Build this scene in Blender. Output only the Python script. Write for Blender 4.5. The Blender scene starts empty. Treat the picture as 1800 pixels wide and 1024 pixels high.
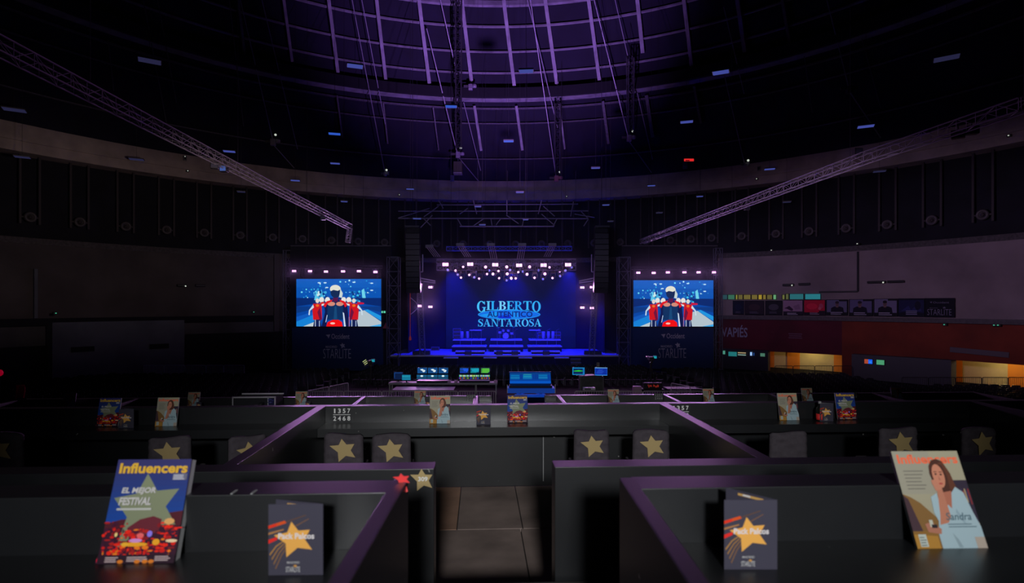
import bpy, math, random
from mathutils import Vector, Matrix
R_ = random.Random(7)
SC = bpy.context.scene
COL = SC.collection
EYE = 6.0           # camera height above the arena floor
PI = math.pi

# ------------------------------------------------------------------ camera
cam = bpy.data.cameras.new('camera')
cam.lens = 20.0; cam.sensor_width = 36.0
cam.shift_x = 10 / 1800; cam.shift_y = 23 / 1800
cam.clip_start = 0.05; cam.clip_end = 300
cam.dof.use_dof = True; cam.dof.focus_distance = 22.0; cam.dof.aperture_fstop = 3.2
cam_o = bpy.data.objects.new('camera', cam); COL.objects.link(cam_o)
cam_o.location = (0, 0, EYE); cam_o.rotation_euler = (PI / 2, 0, 0)
SC.camera = cam_o

# ------------------------------------------------------------------ colour helpers, world, exposure
def lin(r, g, b, k=1.0):
    def f(c):
        c = c / 255
        return k * (c / 12.92 if c <= 0.04045 else ((c + 0.055) / 1.055) ** 2.4)
    return (f(r), f(g), f(b))
def ink(r, g, b, k=1.3):
    return tuple(min(0.9, c) for c in lin(r, g, b, k))

SC.view_settings.view_transform = 'Standard'
SC.view_settings.look = 'None'
SC.view_settings.exposure = 0.0
SC.view_settings.gamma = 1.0
SC.view_settings.use_curve_mapping = False
SC.cycles.use_denoising = True
SC.cycles.max_bounces = 4
SC.cycles.diffuse_bounces = 2
SC.cycles.glossy_bounces = 2
SC.cycles.volume_bounces = 0
SC.cycles.volume_step_rate = 10
SC.cycles.caustics_reflective = False
SC.cycles.caustics_refractive = False
wd = bpy.data.worlds.new('night'); SC.world = wd; wd.use_nodes = True
wd.node_tree.nodes['Background'].inputs[0].default_value = (0.02, 0.02, 0.06, 1)
wd.node_tree.nodes['Background'].inputs[1].default_value = 0.1

# ------------------------------------------------------------------ lamps
def aim(o, tgt):
    d = Vector(tgt) - o.location
    o.rotation_euler = d.to_track_quat('-Z', 'Y').to_euler()
def spot(name, loc, tgt, col, W, deg, blend=0.6, r=0.3):
    l = bpy.data.lights.new(name, 'SPOT'); l.energy = W; l.color = col
    l.spot_size = math.radians(deg); l.spot_blend = blend; l.shadow_soft_size = r
    o = bpy.data.objects.new(name, l); COL.objects.link(o); o.location = loc; aim(o, tgt); return o
def point(name, loc, col, W, r=1.0):
    l = bpy.data.lights.new(name, 'POINT'); l.energy = W; l.color = col; l.shadow_soft_size = r
    o = bpy.data.objects.new(name, l); COL.objects.link(o); o.location = loc; return o
def area(name, loc, tgt, col, W, sx, sy):
    l = bpy.data.lights.new(name, 'AREA'); l.energy = W; l.color = col; l.shape = 'RECTANGLE'
    l.size = sx; l.size_y = sy
    o = bpy.data.objects.new(name, l); COL.objects.link(o); o.location = loc; aim(o, tgt); return o

# house light behind the boxes (wide flat beam onto the middle row) and a weak one above the nearest row
_o = spot('house_light', (0.3, -6.0, 8.3), (0.2, 10.5, 4.75), (0.96, 0.98, 1.0), 3000, 38, 1.0, 0.35); _o.scale = (1.25, 1, 1)
spot('row_light', (0.3, -0.9, EYE + 0.6), (0.28, 2.0, EYE - 0.9), (0.92, 0.98, 1.0), 3.2, 74, 1.0, 0.15)
# stage blue wash from the rig
for _x in (-5, 0.6, 6):
    spot('stage_wash', (_x, 54.3, 9.4), (_x, 54.9, 1.5), (0.002, 0.006, 1.0), 5200, 95, 0.5, 0.3)
# purple uplight onto the dome
spot('dome_uplight', (2.2, 35.5, 7.0), (-1.0, 51, 33), (0.48, 0.23, 1.0), 27000, 74, 1.0, 0.5)
# weak unseen fill spots, added to lift the walls and the ring beam
for _x, _t, _c, _w, _k in ((-6, (-30, 44, 12), (1.0, 0.78, 0.75), 3300, 0.75), (6, (30, 42, 8.5), (0.85, 0.60, 1.0), 7000, 0.75), (0, (0, 58, 9), (0.50, 0.46, 1.0), 5200, 0.8)):
    _o = spot('bowl_fill', (_x, 16, 9.0), _t, _c, _w, 46, 1.0, 1.0); _o.scale = (2.2, _k, 1)

# ------------------------------------------------------------------ materials
MATS = {}
def mat(name, col, rough=0.6, metal=0.0, coat=0.0, emit=None, es=1.0, noise=0.0, nscale=6.0, spec=0.5, chips=False, bump=0.0):
    if name in MATS: return MATS[name]
    m = bpy.data.materials.new(name); m.use_nodes = True; MATS[name] = m
    nt = m.node_tree; b = nt.nodes['Principled BSDF']
    b.inputs['Base Color'].default_value = (*col, 1)
    b.inputs['Roughness'].default_value = rough
    b.inputs['Metallic'].default_value = metal
    b.inputs['Specular IOR Level'].default_value = spec
    if coat: b.inputs['Coat Weight'].default_value = coat; b.inputs['Coat Roughness'].default_value = 0.27
    if emit:
        b.inputs['Emission Color'].default_value = (*emit, 1)
        b.inputs['Emission Strength'].default_value = es
    if noise or chips or bump:
        tc = nt.nodes.new('ShaderNodeTexCoord')
        nz = nt.nodes.new('ShaderNodeTexNoise'); nz.inputs['Scale'].default_value = nscale
        nz.inputs['Detail'].default_value = 6
        nt.links.new(tc.outputs['Object'], nz.inputs['Vector'])
        mr = nt.nodes.new('ShaderNodeMapRange')
        mr.inputs['From Min'].default_value = 0.3; mr.inputs['From Max'].default_value = 0.7
        mr.inputs['To Min'].default_value = 1 - noise; mr.inputs['To Max'].default_value = 1 + noise
        nt.links.new(nz.outputs['Fac'], mr.inputs['Value'])
        mx = nt.nodes.new('ShaderNodeVectorMath'); mx.operation = 'SCALE'
        mx.inputs[0].default_value = col
        nt.links.new(mr.outputs[0], mx.inputs['Scale'])
        out = mx.outputs[0]
        if chips:
            vz = nt.nodes.new('ShaderNodeTexNoise'); vz.inputs['Scale'].default_value = 14
            vz.inputs['Detail'].default_value = 2
            nt.links.new(tc.outputs['Object'], vz.inputs['Vector'])
            gt = nt.nodes.new('ShaderNodeMapRange')
            gt.inputs['From Min'].default_value = 0.755; gt.inputs['From Max'].default_value = 0.775
            nt.links.new(vz.outputs['Fac'], gt.inputs['Value'])
            mm = nt.nodes.new('ShaderNodeMix'); mm.data_type = 'RGBA'
            nt.links.new(gt.outputs[0], mm.inputs['Factor'])
            nt.links.new(out, mm.inputs['A']); mm.inputs['B'].default_value = (0.35, 0.34, 0.32, 1)
            out = mm.outputs['Result']
        nt.links.new(out, b.inputs['Base Color'])
        if bump:
            bp = nt.nodes.new('ShaderNodeBump'); bp.inputs['Strength'].default_value = bump
            bp.inputs['Distance'].default_value = 0.01
            nt.links.new(nz.outputs['Fac'], bp.inputs['Height'])
            nt.links.new(bp.outputs[0], b.inputs['Normal'])
    return m
def attr_mat(name, emissive, rough=0.35, k=1.0):
    m = bpy.data.materials.new(name); m.use_nodes = True; MATS[name] = m
    nt = m.node_tree; b = nt.nodes['Principled BSDF']
    a = nt.nodes.new('ShaderNodeAttribute'); a.attribute_name = 'Col'
    if emissive:
        b.inputs['Base Color'].default_value = (0.01, 0.01, 0.012, 1)
        nt.links.new(a.outputs['Color'], b.inputs['Emission Color'])
        b.inputs['Emission Strength'].default_value = k
    else:
        nt.links.new(a.outputs['Color'], b.inputs['Base Color'])
    b.inputs['Roughness'].default_value = rough
    b.inputs['Specular IOR Level'].default_value = 0.2
    return m

PAINT = mat('black_paint', (0.0056, 0.0062, 0.0076), 0.40, spec=0.62, coat=0.6, noise=0.25, nscale=3.0, chips=True)
PAINTF = mat('black_paint_far', (0.0045, 0.005, 0.006), 0.4, spec=0.6, coat=0.6, noise=0.2, nscale=2.0)
CONC = mat('concrete', (0.50, 0.41, 0.36), 0.9, noise=0.2, nscale=0.8)
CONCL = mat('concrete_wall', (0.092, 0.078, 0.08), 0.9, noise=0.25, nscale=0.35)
DARKWALL = mat('dark_wall', (0.010, 0.010, 0.018), 0.9, noise=0.3, nscale=0.6)
GREYWALL = mat('grey_wall', (0.13, 0.14, 0.18), 0.9, noise=0.2, nscale=0.5)
REDWALL = mat('red_wall', (0.10, 0.007, 0.022), 0.8, noise=0.25, nscale=0.5)
ORWALL = mat('orange_wall', (0.20, 0.028, 0.012), 0.8, noise=0.25, nscale=0.5)
DOME = mat('roof_sheet', (0.010, 0.009, 0.026), 0.85, noise=0.3, nscale=0.5)
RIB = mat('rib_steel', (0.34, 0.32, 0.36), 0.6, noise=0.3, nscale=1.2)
STEEL = mat('steel', (0.55, 0.55, 0.58), 0.4, 0.8)
DARKSTEEL = mat('dark_steel', (0.05, 0.05, 0.055), 0.5, 0.3)
MIDSTEEL = mat('grey_steel', (0.16, 0.15, 0.16), 0.5, 0.3)
ALU = mat('aluminium', (0.72, 0.70, 0.74), 0.38, 0.7)
BLACK = mat('black_plastic', (0.018, 0.018, 0.020), 0.4)
CLOTH = mat('black_cloth', (0.014, 0.014, 0.018), 0.95)
CHAIRF = mat('chair_fabric', (0.048, 0.038, 0.047), 0.85, noise=0.14, nscale=30, bump=0.3)
GOLD = mat('gold_print', (0.40, 0.29, 0.12), 0.6)
REDP = mat('red_print', (0.80, 0.03, 0.03), 0.5)
PLY = None
PAPER = mat('paper_edge', (0.85, 0.85, 0.85), 0.8)
WHITE = mat('white_print', (0.72, 0.72, 0.70), 0.6)
GREYW = mat('grey_print', (0.30, 0.30, 0.30), 0.6)
PRINT = attr_mat('printed_paper', False, 0.6)
LED = attr_mat('led_picture', True, 0.5, 1.0)
BOARD = attr_mat('painted_board', False, 0.7)
LENS = mat('lamp_lens', (0.8, 0.7, 0.8), 0.3, emit=(1.0, 0.42, 0.88), es=2.3)
LENSB = mat('bluish_lens', (0.3, 0.3, 0.8), 0.3, emit=(0.25, 0.25, 1.0), es=0.7)
PANELM = mat('unlit_light_panel', (0.05, 0.05, 0.07), 0.9, spec=0.0, emit=lin(62, 72, 150), es=1.0)  # panels are switched off; stage light on their diffusers put in as glow
PANELB = mat('unlit_panel_blue', (0.04, 0.05, 0.08), 0.9, spec=0.0, emit=lin(45, 85, 190), es=1.0)
PANELD = mat('unlit_panel_dim', (0.04, 0.04, 0.05), 0.9, spec=0.0, emit=lin(34, 34, 62), es=1.0)
DOT = mat('pilot_lamp', (0.7, 0.7, 0.6), 0.4, emit=lin(190, 200, 185), es=1.0)
DOTG = mat('green_pilot_lamp', (0.2, 0.7, 0.5), 0.4, emit=lin(60, 170, 130), es=1.0)
REDE = mat('red_sign_light', (0.7, 0.05, 0.05), 0.4, emit=lin(220, 40, 40), es=1.0)
GREENE = mat('green_sign_light', (0.1, 0.6, 0.4), 0.4, emit=lin(90, 200, 160), es=1.0)

# ------------------------------------------------------------------ mesh builder
class MB:
    def __init__(s): s.v = []; s.f = []; s.c = []; s.col = None
    def add(s, vs, fs, col=None):
        o = len(s.v); s.v += [tuple(p) for p in vs]
        for f in fs:
            s.f.append(tuple(i + o for i in f)); s.c.append(col if col else s.col)
        return s
    def box(s, x0, x1, y0, y1, z0, z1, M=None, col=None):
        vs = [Vector((x, y, z)) for x in (x0, x1) for y in (y0, y1) for z in (z0, z1)]
        if M is not None: vs = [M @ p for p in vs]
        return s.add(vs, [(0, 1, 3, 2), (4, 6, 7, 5), (0, 4, 5, 1), (2, 3, 7, 6), (0, 2, 6, 4), (1, 5, 7, 3)], col)
    def tube(s, a, b, r, n=6, r2=None, col=None):
        a = Vector(a); b = Vector(b); d = (b - a)
        if d.length < 1e-6: return s
        d.normalize(); up = Vector((0, 0, 1)) if abs(d.z) < 0.9 else Vector((1, 0, 0))
        x = d.cross(up).normalized(); y = d.cross(x); r2 = r if r2 is None else r2
        vs = []
        for p, rr in ((a, r), (b, r2)):
            for i in range(n):
                t = 2 * PI * (i + 0.5) / n
                vs.append(p + x * math.cos(t) * rr + y * math.sin(t) * rr)
        fs = [(i, (i + 1) % n, n + (i + 1) % n, n + i) for i in range(n)]
        fs += [tuple(range(n - 1, -1, -1)), tuple(range(n, 2 * n))]
        return s.add(vs, fs, col)
    def path(s, pts, r, n=5):
        for a, b in zip(pts, pts[1:]): s.tube(a, b, r, n)
        return s
    def lathe(s, prof, c=(0, 0, 0), n=16, M=None):
        # prof: list of (r, z)
        vs = []; fs = []
        for r, z in prof:
            for i in range(n):
                t = 2 * PI * i / n; vs.append(Vector((c[0] + r * math.cos(t), c[1] + r * math.sin(t), c[2] + z)))
        for k in range(len(prof) - 1):
            for i in range(n):
                j = (i + 1) % n; fs.append((k * n + i, k * n + j, (k + 1) * n + j, (k + 1) * n + i))
        fs += [tuple(range(n - 1, -1, -1)), tuple(range((len(prof) - 1) * n, len(prof) * n))]
        if M is not None: vs = [M @ p for p in vs]
        return s.add(vs, fs)
    def prism(s, pts, d, M=None, col=None):
        # pts in local x,z; extruded from y=0 to y=d
        n = len(pts)
        vs = [Vector((x, 0, z)) for x, z in pts] + [Vector((x, d, z)) for x, z in pts]
        if M is not None: vs = [M @ p for p in vs]
        fs = [tuple(range(n)), tuple(range(2 * n - 1, n - 1, -1))] + [(i, i + n, (i + 1) % n + n, (i + 1) % n) for i in range(n)]
        return s.add(vs, fs, col)
    def truss(s, a, b, sz, r, bay, up=Vector((0, 0, 1)), rb=None):
        a = Vector(a); b = Vector(b); L = (b - a).length; d = (b - a) / L
        x = d.cross(up).normalized(); y = x.cross(d).normalized(); h = sz / 2; rb = rb or r * 0.6
        off = [x * h + y * h, x * h - y * h, x * -h - y * h, x * -h + y * h]
        for o in off: s.tube(a + o, b + o, r, 5)
        n = max(1, round(L / bay))
        for i in range(n):
            p = a + d * (L * i / n); q = a + d * (L * (i + 1) / n)
            for k in range(4):
                o1, o2 = off[k], off[(k + 1) % 4]
                if (i + k) % 2: o1, o2 = o2, o1
                s.tube(p + o1, q + o2, rb, 4)
                s.tube(p + off[k], p + off[(k + 1) % 4], rb, 4)
        for k in range(4): s.tube(b + off[k], b + off[(k + 1) % 4], rb, 4)
        return s
    def mesh(s, name, m):
        me = bpy.data.meshes.new(name); me.from_pydata(s.v, [], s.f)
        if m is not None: me.materials.append(m)
        if any(s.c):
            at = me.color_attributes.new('Col', 'FLOAT_COLOR', 'CORNER'); k = 0
            for p in me.polygons:
                c = s.c[p.index] or (0.05, 0.05, 0.05)
                for li in p.loop_indices: at.data[li].color = (*c, 1)
        me.update(); return me
    def build(s, name, m, parent=None, bevel=0.0, smooth=False):
        o = bpy.data.objects.new(name, s.mesh(name, m)); COL.objects.link(o)
        if parent: o.parent = parent
        if bevel:
            md = o.modifiers.new('bevel', 'BEVEL'); md.width = bevel; md.segments = 2; md.limit_method = 'ANGLE'
        if smooth:
            for p in o.data.polygons: p.use_smooth = True
        return o
def tag(o, label=None, cat=None, group=None, kind=None):
    if label: o['label'] = label
    if cat: o['category'] = cat
    if group: o['group'] = group
    if kind: o['kind'] = kind
    return o
def thing(name, label, cat, loc=(0, 0, 0), rz=0.0, group=None, rx=0.0):
    o = bpy.data.objects.new(name, None); COL.objects.link(o); o.empty_display_size = 0.1
    o.location = loc; o.rotation_euler = (rx, 0, rz); return tag(o, label, cat, group)
def struct(o): o['kind'] = 'structure'; return o
CHILD = {}
def kids(o): return [c for c in bpy.data.objects if c.parent == o]
def copy_tree(o, parent=None, cache=None):
    c = o.copy(); COL.objects.link(c)
    if parent: c.parent = parent
    for ch in (CHILD.setdefault(o.name, kids(o))): copy_tree(ch, c)
    return c
ORD = ['first', 'second', 'third', 'fourth', 'fifth', 'sixth', 'seventh', 'eighth', 'ninth', 'tenth', 'eleventh', 'twelfth',
       'thirteenth', 'fourteenth', 'fifteenth', 'sixteenth', 'seventeenth', 'eighteenth', 'nineteenth', 'twentieth',
       'twenty-first', 'twenty-second', 'twenty-third', 'twenty-fourth', 'twenty-fifth', 'twenty-sixth', 'twenty-seventh',
       'twenty-eighth', 'twenty-ninth', 'thirtieth', 'thirty-first', 'thirty-second', 'thirty-third', 'thirty-fourth', 'thirty-fifth', 'thirty-sixth']

# ------------------------------------------------------------------ pixel -> place
def P(px, py, d): return Vector(((px - 890) / 1000 * d, d, EYE - (py - 535) / 1000 * d))
CX, CY, RR = -0.8, 20.0, 40.0
PROF = [(40, 19.0), (35.5, 25.6), (30, 32.1), (22, 38), (12, 42), (0, 43.5)]
def rad_at(z):
    if z <= 19: return 40
    for (r0, z0), (r1, z1) in zip(PROF, PROF[1:]):
        if z <= z1: return r0 + (r1 - r0) * (z - z0) / (z1 - z0)
    return 0
def dome_hit(px, py, inset=0.0):
    dx, dz = (px - 890) / 1000, -(py - 535) / 1000
    t = 15.0
    while t < 90:
        x, y, z = dx * t, t, EYE + dz * t
        if math.hypot(x - CX, y - CY) > rad_at(z) - inset: break
        t += 0.05
    return Vector((x, y, z))
def roof_z(x, y):
    r = math.hypot(x - CX, y - CY)
    for (r0, z0), (r1, z1) in zip(PROF, PROF[1:]):
        if r >= r1: return z0 + (z1 - z0) * (r0 - r) / (r0 - r1)
    return 43.0
def az_of(px, R=RR):
    u = (px - 890) / 1000; a = u * u + 1; b = -2 * (u * CX + CY); c = CX * CX + CY * CY - R * R
    d = (-b + math.sqrt(b * b - 4 * a * c)) / (2 * a)
    return math.atan2(u * d - CX, d - CY), d
def wp(az, z, R=RR): return Vector((CX + R * math.sin(az), CY + R * math.cos(az), z))
def zpx(px, py, R=RR): return EYE - (py - 535) / 1000 * az_of(px, R)[1]
def wall_M(px, py, R=RR, roll=0.0):
    az, d = az_of(px, R)
    return Matrix.Translation(P(px, py, d)) @ Matrix.Rotation(-az, 4, 'Z')
def arc_wall(mb, a0, a1, z0, z1, R0, R1, n=None):
    n = n or max(2, int(abs(a1 - a0) / math.radians(2.0)))
    vs = []; fs = []
    for i in range(n + 1):
        a = a0 + (a1 - a0) * i / n
        vs += [wp(a, z0, R0), wp(a, z1, R0), wp(a, z1, R1), wp(a, z0, R1)]
    for i in range(n):
        p = 4 * i; q = p + 4
        for k in range(4): fs.append((p + k, p + (k + 1) % 4, q + (k + 1) % 4, q + k))
    fs += [(0, 1, 2, 3), (4 * n + 3, 4 * n + 2, 4 * n + 1, 4 * n)]
    mb.add(vs, fs); return mb

# ------------------------------------------------------------------ flat artwork (print, screens, lettering)
_TXT = {}
def text2d(s, off=0.0, shear=0.0):
    key = (s, off, shear)
    if key in _TXT: return _TXT[key]
    cu = bpy.data.curves.new('t', 'FONT'); cu.body = s; cu.size = 1.0; cu.offset = off; cu.shear = shear; cu.resolution_u = 3
    ob = bpy.data.objects.new('t', cu); COL.objects.link(ob)
    dg = bpy.context.evaluated_depsgraph_get(); dg.update()
    ev = ob.evaluated_get(dg); me = ev.to_mesh()
    vs = [(v.co.x, v.co.y) for v in me.vertices]; fs = [tuple(p.vertices) for p in me.polygons]
    ev.to_mesh_clear(); bpy.data.objects.remove(ob); bpy.data.curves.remove(cu)
    x0 = min(v[0] for v in vs); x1 = max(v[0] for v in vs); y0 = min(v[1] for v in vs); y1 = max(v[1] for v in vs)
    vs = [((x - x0) / (x1 - x0), (y - y0) / (y1 - y0)) for x, y in vs]
    _TXT[key] = (vs, fs); return _TXT[key]
class Art:
    """flat picture in the local x-z plane, facing -y; u to the right, v up, both 0..1"""
    def __init__(s, w, h, eps=0.0003, M=None):
        s.w, s.h, s.eps, s.n, s.mb, s.M = w, h, eps, 0, MB(), M
    def pt(s, u, v):
        p = Vector(((u - 0.5) * s.w, -s.eps * s.n, v * s.h)); return s.M @ p if s.M is not None else p
    def poly(s, pts, col):
        s.n += 1; s.mb.add([s.pt(*p) for p in pts], [tuple(range(len(pts)))], col); return s
    def rect(s, u0, v0, u1, v1, col): return s.poly([(u0, v0), (u1, v0), (u1, v1), (u0, v1)], col)
    def ell(s, u, v, ru, rv, col, n=14, a0=0, a1=2 * PI):
        return s.poly([(u + ru * math.cos(a0 + (a1 - a0) * i / n), v + rv * math.sin(a0 + (a1 - a0) * i / n)) for i in range(n)], col)
    def star(s, outer, col, k=0.42):
        return s.fan(star_pts(outer, k), col)
    def fan(s, pts, col):
        s.n += 1; cu = sum(p[0] for p in pts) / len(pts); cv = sum(p[1] for p in pts) / len(pts)
        vs = [s.pt(*p) for p in pts] + [s.pt(cu, cv)]; n = len(pts)
        s.mb.add(vs, [(i, (i + 1) % n, n) for i in range(n)], col); return s
    def text(s, t, u0, v0, u1, v1, col, off=0.0, shear=0.0):
        s.n += 1; vs, fs = text2d(t, off, shear)
        s.mb.add([s.pt(u0 + (u1 - u0) * x, v0 + (v1 - v0) * y) for x, y in vs], fs, col); return s
    def bars(s, u0, v0, u1, v1, n, col, g=0.45):
        for i in range(n):
            a = v0 + (v1 - v0) * i / n; s.rect(u0, a, u0 + (u1 - u0) * R_.uniform(0.75, 1), a + (v1 - v0) / n * (1 - g), col)
        return s
def star_pts(outer, k=0.42):
    cx = sum(p[0] for p in outer) / 5; cy = sum(p[1] for p in outer) / 5; r = []
    for i in range(5):
        a, b = outer[i], outer[(i + 1) % 5]; m = ((a[0] + b[0]) / 2, (a[1] + b[1]) / 2)
        f = 0.62
        r += [a, (cx + (m[0] - cx) * f, cy + (m[1] - cy) * f)]
    return r
STAR = [(-0.10, 0.50), (0.43, 0.27), (0.47, -0.32), (-0.22, -0.50), (-0.60, 0.20)]
def star_mesh(mb, w, h, M, y=0.0, t=0.002):
    pts = star_pts(STAR); vs = []
    for yy in (y - t, y): vs += [M @ Vector((p[0] * w, yy, p[1] * h)) for p in pts] + [M @ Vector((0, yy, 0))]
    n = 10; fs = [(i, (i + 1) % n, n) for i in range(n)] + [((i + 1) % n + n + 1, i + n + 1, 2 * n + 1) for i in range(n)]
    fs += [(i, i + n + 1, (i + 1) % n + n + 1, (i + 1) % n) for i in range(n)]
    return mb.add(vs, fs)
def lettering(name, t, w, h, M, m, parent, off=0.0, shear=0.0, depth=0.01):
    vs, fs = text2d(t, off, shear); mb = MB()
    mb.add([M @ Vector(((x - 0.5) * w, -depth, (y - 0.5) * h)) for x, y in vs], fs)
    return mb.build(name, m, parent)

# serif capitals for the stage screen: glyph polygons in a unit-high box
def serif(ch):
    T, t, sf = 0.20, 0.065, 0.09; L = []
    def rc(x0, y0, x1, y1): L.append([(x0, y0), (x1, y0), (x1, y1), (x0, y1)])
    def ring(cx, cy, ro, rv, ri, rvi, a0, a1, n=16):
        for i in range(n):
            p, q = a0 + (a1 - a0) * i / n, a0 + (a1 - a0) * (i + 1) / n
            L.append([(cx + ro * math.cos(p), cy + rv * math.sin(p)), (cx + ro * math.cos(q), cy + rv * math.sin(q)),
                      (cx + ri * math.cos(q), cy + rvi * math.sin(q)), (cx + ri * math.cos(p), cy + rvi * math.sin(p))])
    def stem(x, ser=True, w=T):
        rc(x, 0, x + w, 1)
        if ser: rc(x - sf, 0, x + w + sf, t); rc(x - sf, 1 - t, x + w + sf, 1)
    H = PI / 2
    if ch == 'I': stem(sf); W = T + 2 * sf
    elif ch == 'L': stem(sf); rc(sf, 0, 0.72, t); L.append([(0.62, t), (0.72, t), (0.72, 0.34), (0.69, 0.34)]); W = 0.72
    elif ch == 'B':
        stem(sf); ring(0.36, 0.75, 0.31, 0.25, 0.12, 0.19, -H, H); ring(0.36, 0.26, 0.36, 0.26, 0.15, 0.20, -H, H); W = 0.74
        rc(0.2, 0, 0.38, t); rc(0.2, 1 - t, 0.38, 1); rc(0.2, 0.48, 0.38, 0.54)
    elif ch == 'E':
        stem(sf); rc(sf, 0, 0.68, t); rc(sf, 1 - t, 0.66, 1); rc(sf, 0.47, 0.5, 0.53); W = 0.7
        L.append([(0.6, t), (0.7, t), (0.7, 0.32), (0.67, 0.32)]); L.append([(0.58, 1 - t), (0.64, 0.72), (0.67, 0.72), (0.67, 1 - t)]); rc(0.47, 0.36, 0.52, 0.64)
    elif ch == 'R':
        stem(sf); ring(0.36, 0.74, 0.33, 0.26, 0.13, 0.20, -H, H); rc(0.2, 1 - t, 0.38, 1); rc(0.2, 0.48, 0.38, 0.54)
        L.append([(0.32, 0.5), (0.5, 0.5), (0.78, t), (0.86, 0), (0.62, 0)]); W = 0.84
    elif ch == 'T':
        stem(0.30); rc(0, 1 - t, 0.8, 1); L.append([(0, 1 - t), (0, 0.70), (0.03, 0.70), (0.10, 1 - t)]); L.append([(0.8, 1 - t), (0.7, 1 - t), (0.77, 0.70), (0.8, 0.70)]); W = 0.8
    elif ch == 'O': ring(0.43, 0.5, 0.43, 0.52, 0.22, 0.45, 0, 2 * PI, 28); W = 0.86
    elif ch == 'G':
        ring(0.43, 0.5, 0.43, 0.52, 0.22, 0.45, 0.62, 2 * PI - 0.75, 24); rc(0.62, 0.05, 0.8, 0.42); rc(0.5, 0.39, 0.88, 0.45)
        L.append([(0.74, 1.0), (0.78, 1.0), (0.78, 0.68), (0.72, 0.68)]); W = 0.88
    elif ch == 'A':
        L.append([(0.05, 0), (0.12, 0), (0.45, 1.0), (0.40, 1.02)]); L.append([(0.34, 1.02), (0.48, 1.02), (0.82, 0), (0.58, 0)])
        rc(0.2, 0.30, 0.62, 0.36); rc(0, 0, 0.22, t); rc(0.5, 0, 0.9, t); W = 0.9
    elif ch == 'N':
        rc(0.12, 0, 0.18, 1); rc(0.74, 0, 0.80, 1); L.append([(0.10, 1), (0.30, 1), (0.80, 0), (0.66, 0)])
        rc(0.02, 0, 0.28, t); rc(0, 1 - t, 0.2, 1); rc(0.64, 1 - t, 0.9, 1); W = 0.9
    elif ch == 'S':
        pts = [(0.56, 0.80), (0.46, 0.95), (0.28, 0.97), (0.12, 0.86), (0.13, 0.68), (0.30, 0.56), (0.46, 0.45), (0.55, 0.28), (0.46, 0.09), (0.28, 0.03), (0.12, 0.08), (0.06, 0.24)]
        wd_ = [0.05, 0.05, 0.07, 0.13, 0.19, 0.2, 0.2, 0.19, 0.13, 0.07, 0.05, 0.05]; l = []; r = []
        for i, (x, y) in enumerate(pts):
            a = pts[max(0, i - 1)]; b = pts[min(len(pts) - 1, i + 1)]; dx, dy = b[0] - a[0], b[1] - a[1]; q = math.hypot(dx, dy)
            l.append((x - dy / q * wd_[i] / 2, y + dx / q * wd_[i] / 2)); r.append((x + dy / q * wd_[i] / 2, y - dx / q * wd_[i] / 2))
        for i in range(len(pts) - 1): L.append([l[i], l[i + 1], r[i + 1], r[i]])
        rc(0.55, 0.68, 0.6, 1.0); rc(0.03, 0, 0.08, 0.34); W = 0.64
    else: W = 0.3
    return L, W
def serif_word(art, word, u0, v0, u1, v1, cols, gap=0.07, big=()):
    gl = [serif(c) for c in word]; tot = sum(w for _, w in gl) + gap * (len(word) - 1); x = 0
    for i, (L, w) in enumerate(gl):
        art.n += 1
        for poly in L:
            k = (i in big)
            art.mb.add([art.pt(u0 + (u1 - u0) * (x + a) / tot, (v0 + (v1 - v0) * b) if not k else (v0 - (v1 - v0) * 0.22 + (v1 - v0) * 1.22 * b)) for a, b in poly],
                       [tuple(range(len(poly)))], cols[i % len(cols)])
        x += w + gap

# =================================================================== the setting
YAW = Matrix.Rotation(0.0454, 4, 'Z')
AZL = math.radians(-100); AZR = math.radians(100)
struct(MB().add([wp(2 * PI * i / 64, 0, 46) for i in range(64)], [tuple(range(63, -1, -1))]).build('floor', mat('arena_floor', (0.012, 0.012, 0.015), 0.95, noise=0.3, nscale=0.8, spec=0.1)))
# platforms carrying the boxes
struct(MB().box(-13, 13, -5, 2.86, 0, EYE - 1.4, YAW).build('floor_upper_tier', mat('tier', (0.05, 0.045, 0.043), 0.8)))
struct(MB().box(-13, 13, 6.06, 12.2, 0, EYE - 2.5, YAW).build('floor_lower_tier', MATS['tier']))
struct(MB().box(-13, 13, 2.86, 6.06, 0, EYE - 1.93, YAW).build('floor_middle_tier', MATS['tier']))
# plywood boards on the middle tier
PLY = mat('plywood', (0.26, 0.195, 0.17), 0.75, noise=0.35, nscale=2.2, bump=0.15)
PLYB = mat('plywood_warm', (0.38, 0.22, 0.15), 0.75, noise=0.3, nscale=2.2)
g = 0.004
zb0, zb1 = EYE - 1.93, EYE - 1.9
def board(u0, u1, v0, v1, m): return struct(MB().box(u0 + g, u1 - g, v0 + g, v1 - g, zb0, zb1, YAW).build('floor_board', m, bevel=0.003))
board(-1.6, -0.20, 4.82, 5.95, PLYB); board(-0.20, 0.36, 4.82, 5.95, PLY); board(0.36, 1.9, 4.82, 5.95, PLY)
board(-1.6, 0.34, 3.55, 4.82, PLY); board(0.34, 1.9, 3.55, 4.82, PLY); board(-1.6, 1.9, 2.88, 3.55, PLY)
for a, b in ((-8.6, -5.1), (-5.1, -1.69), (1.99, 5.4), (5.4, 8.9)): board(a, b, 2.9, 5.95, PLY)

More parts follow.
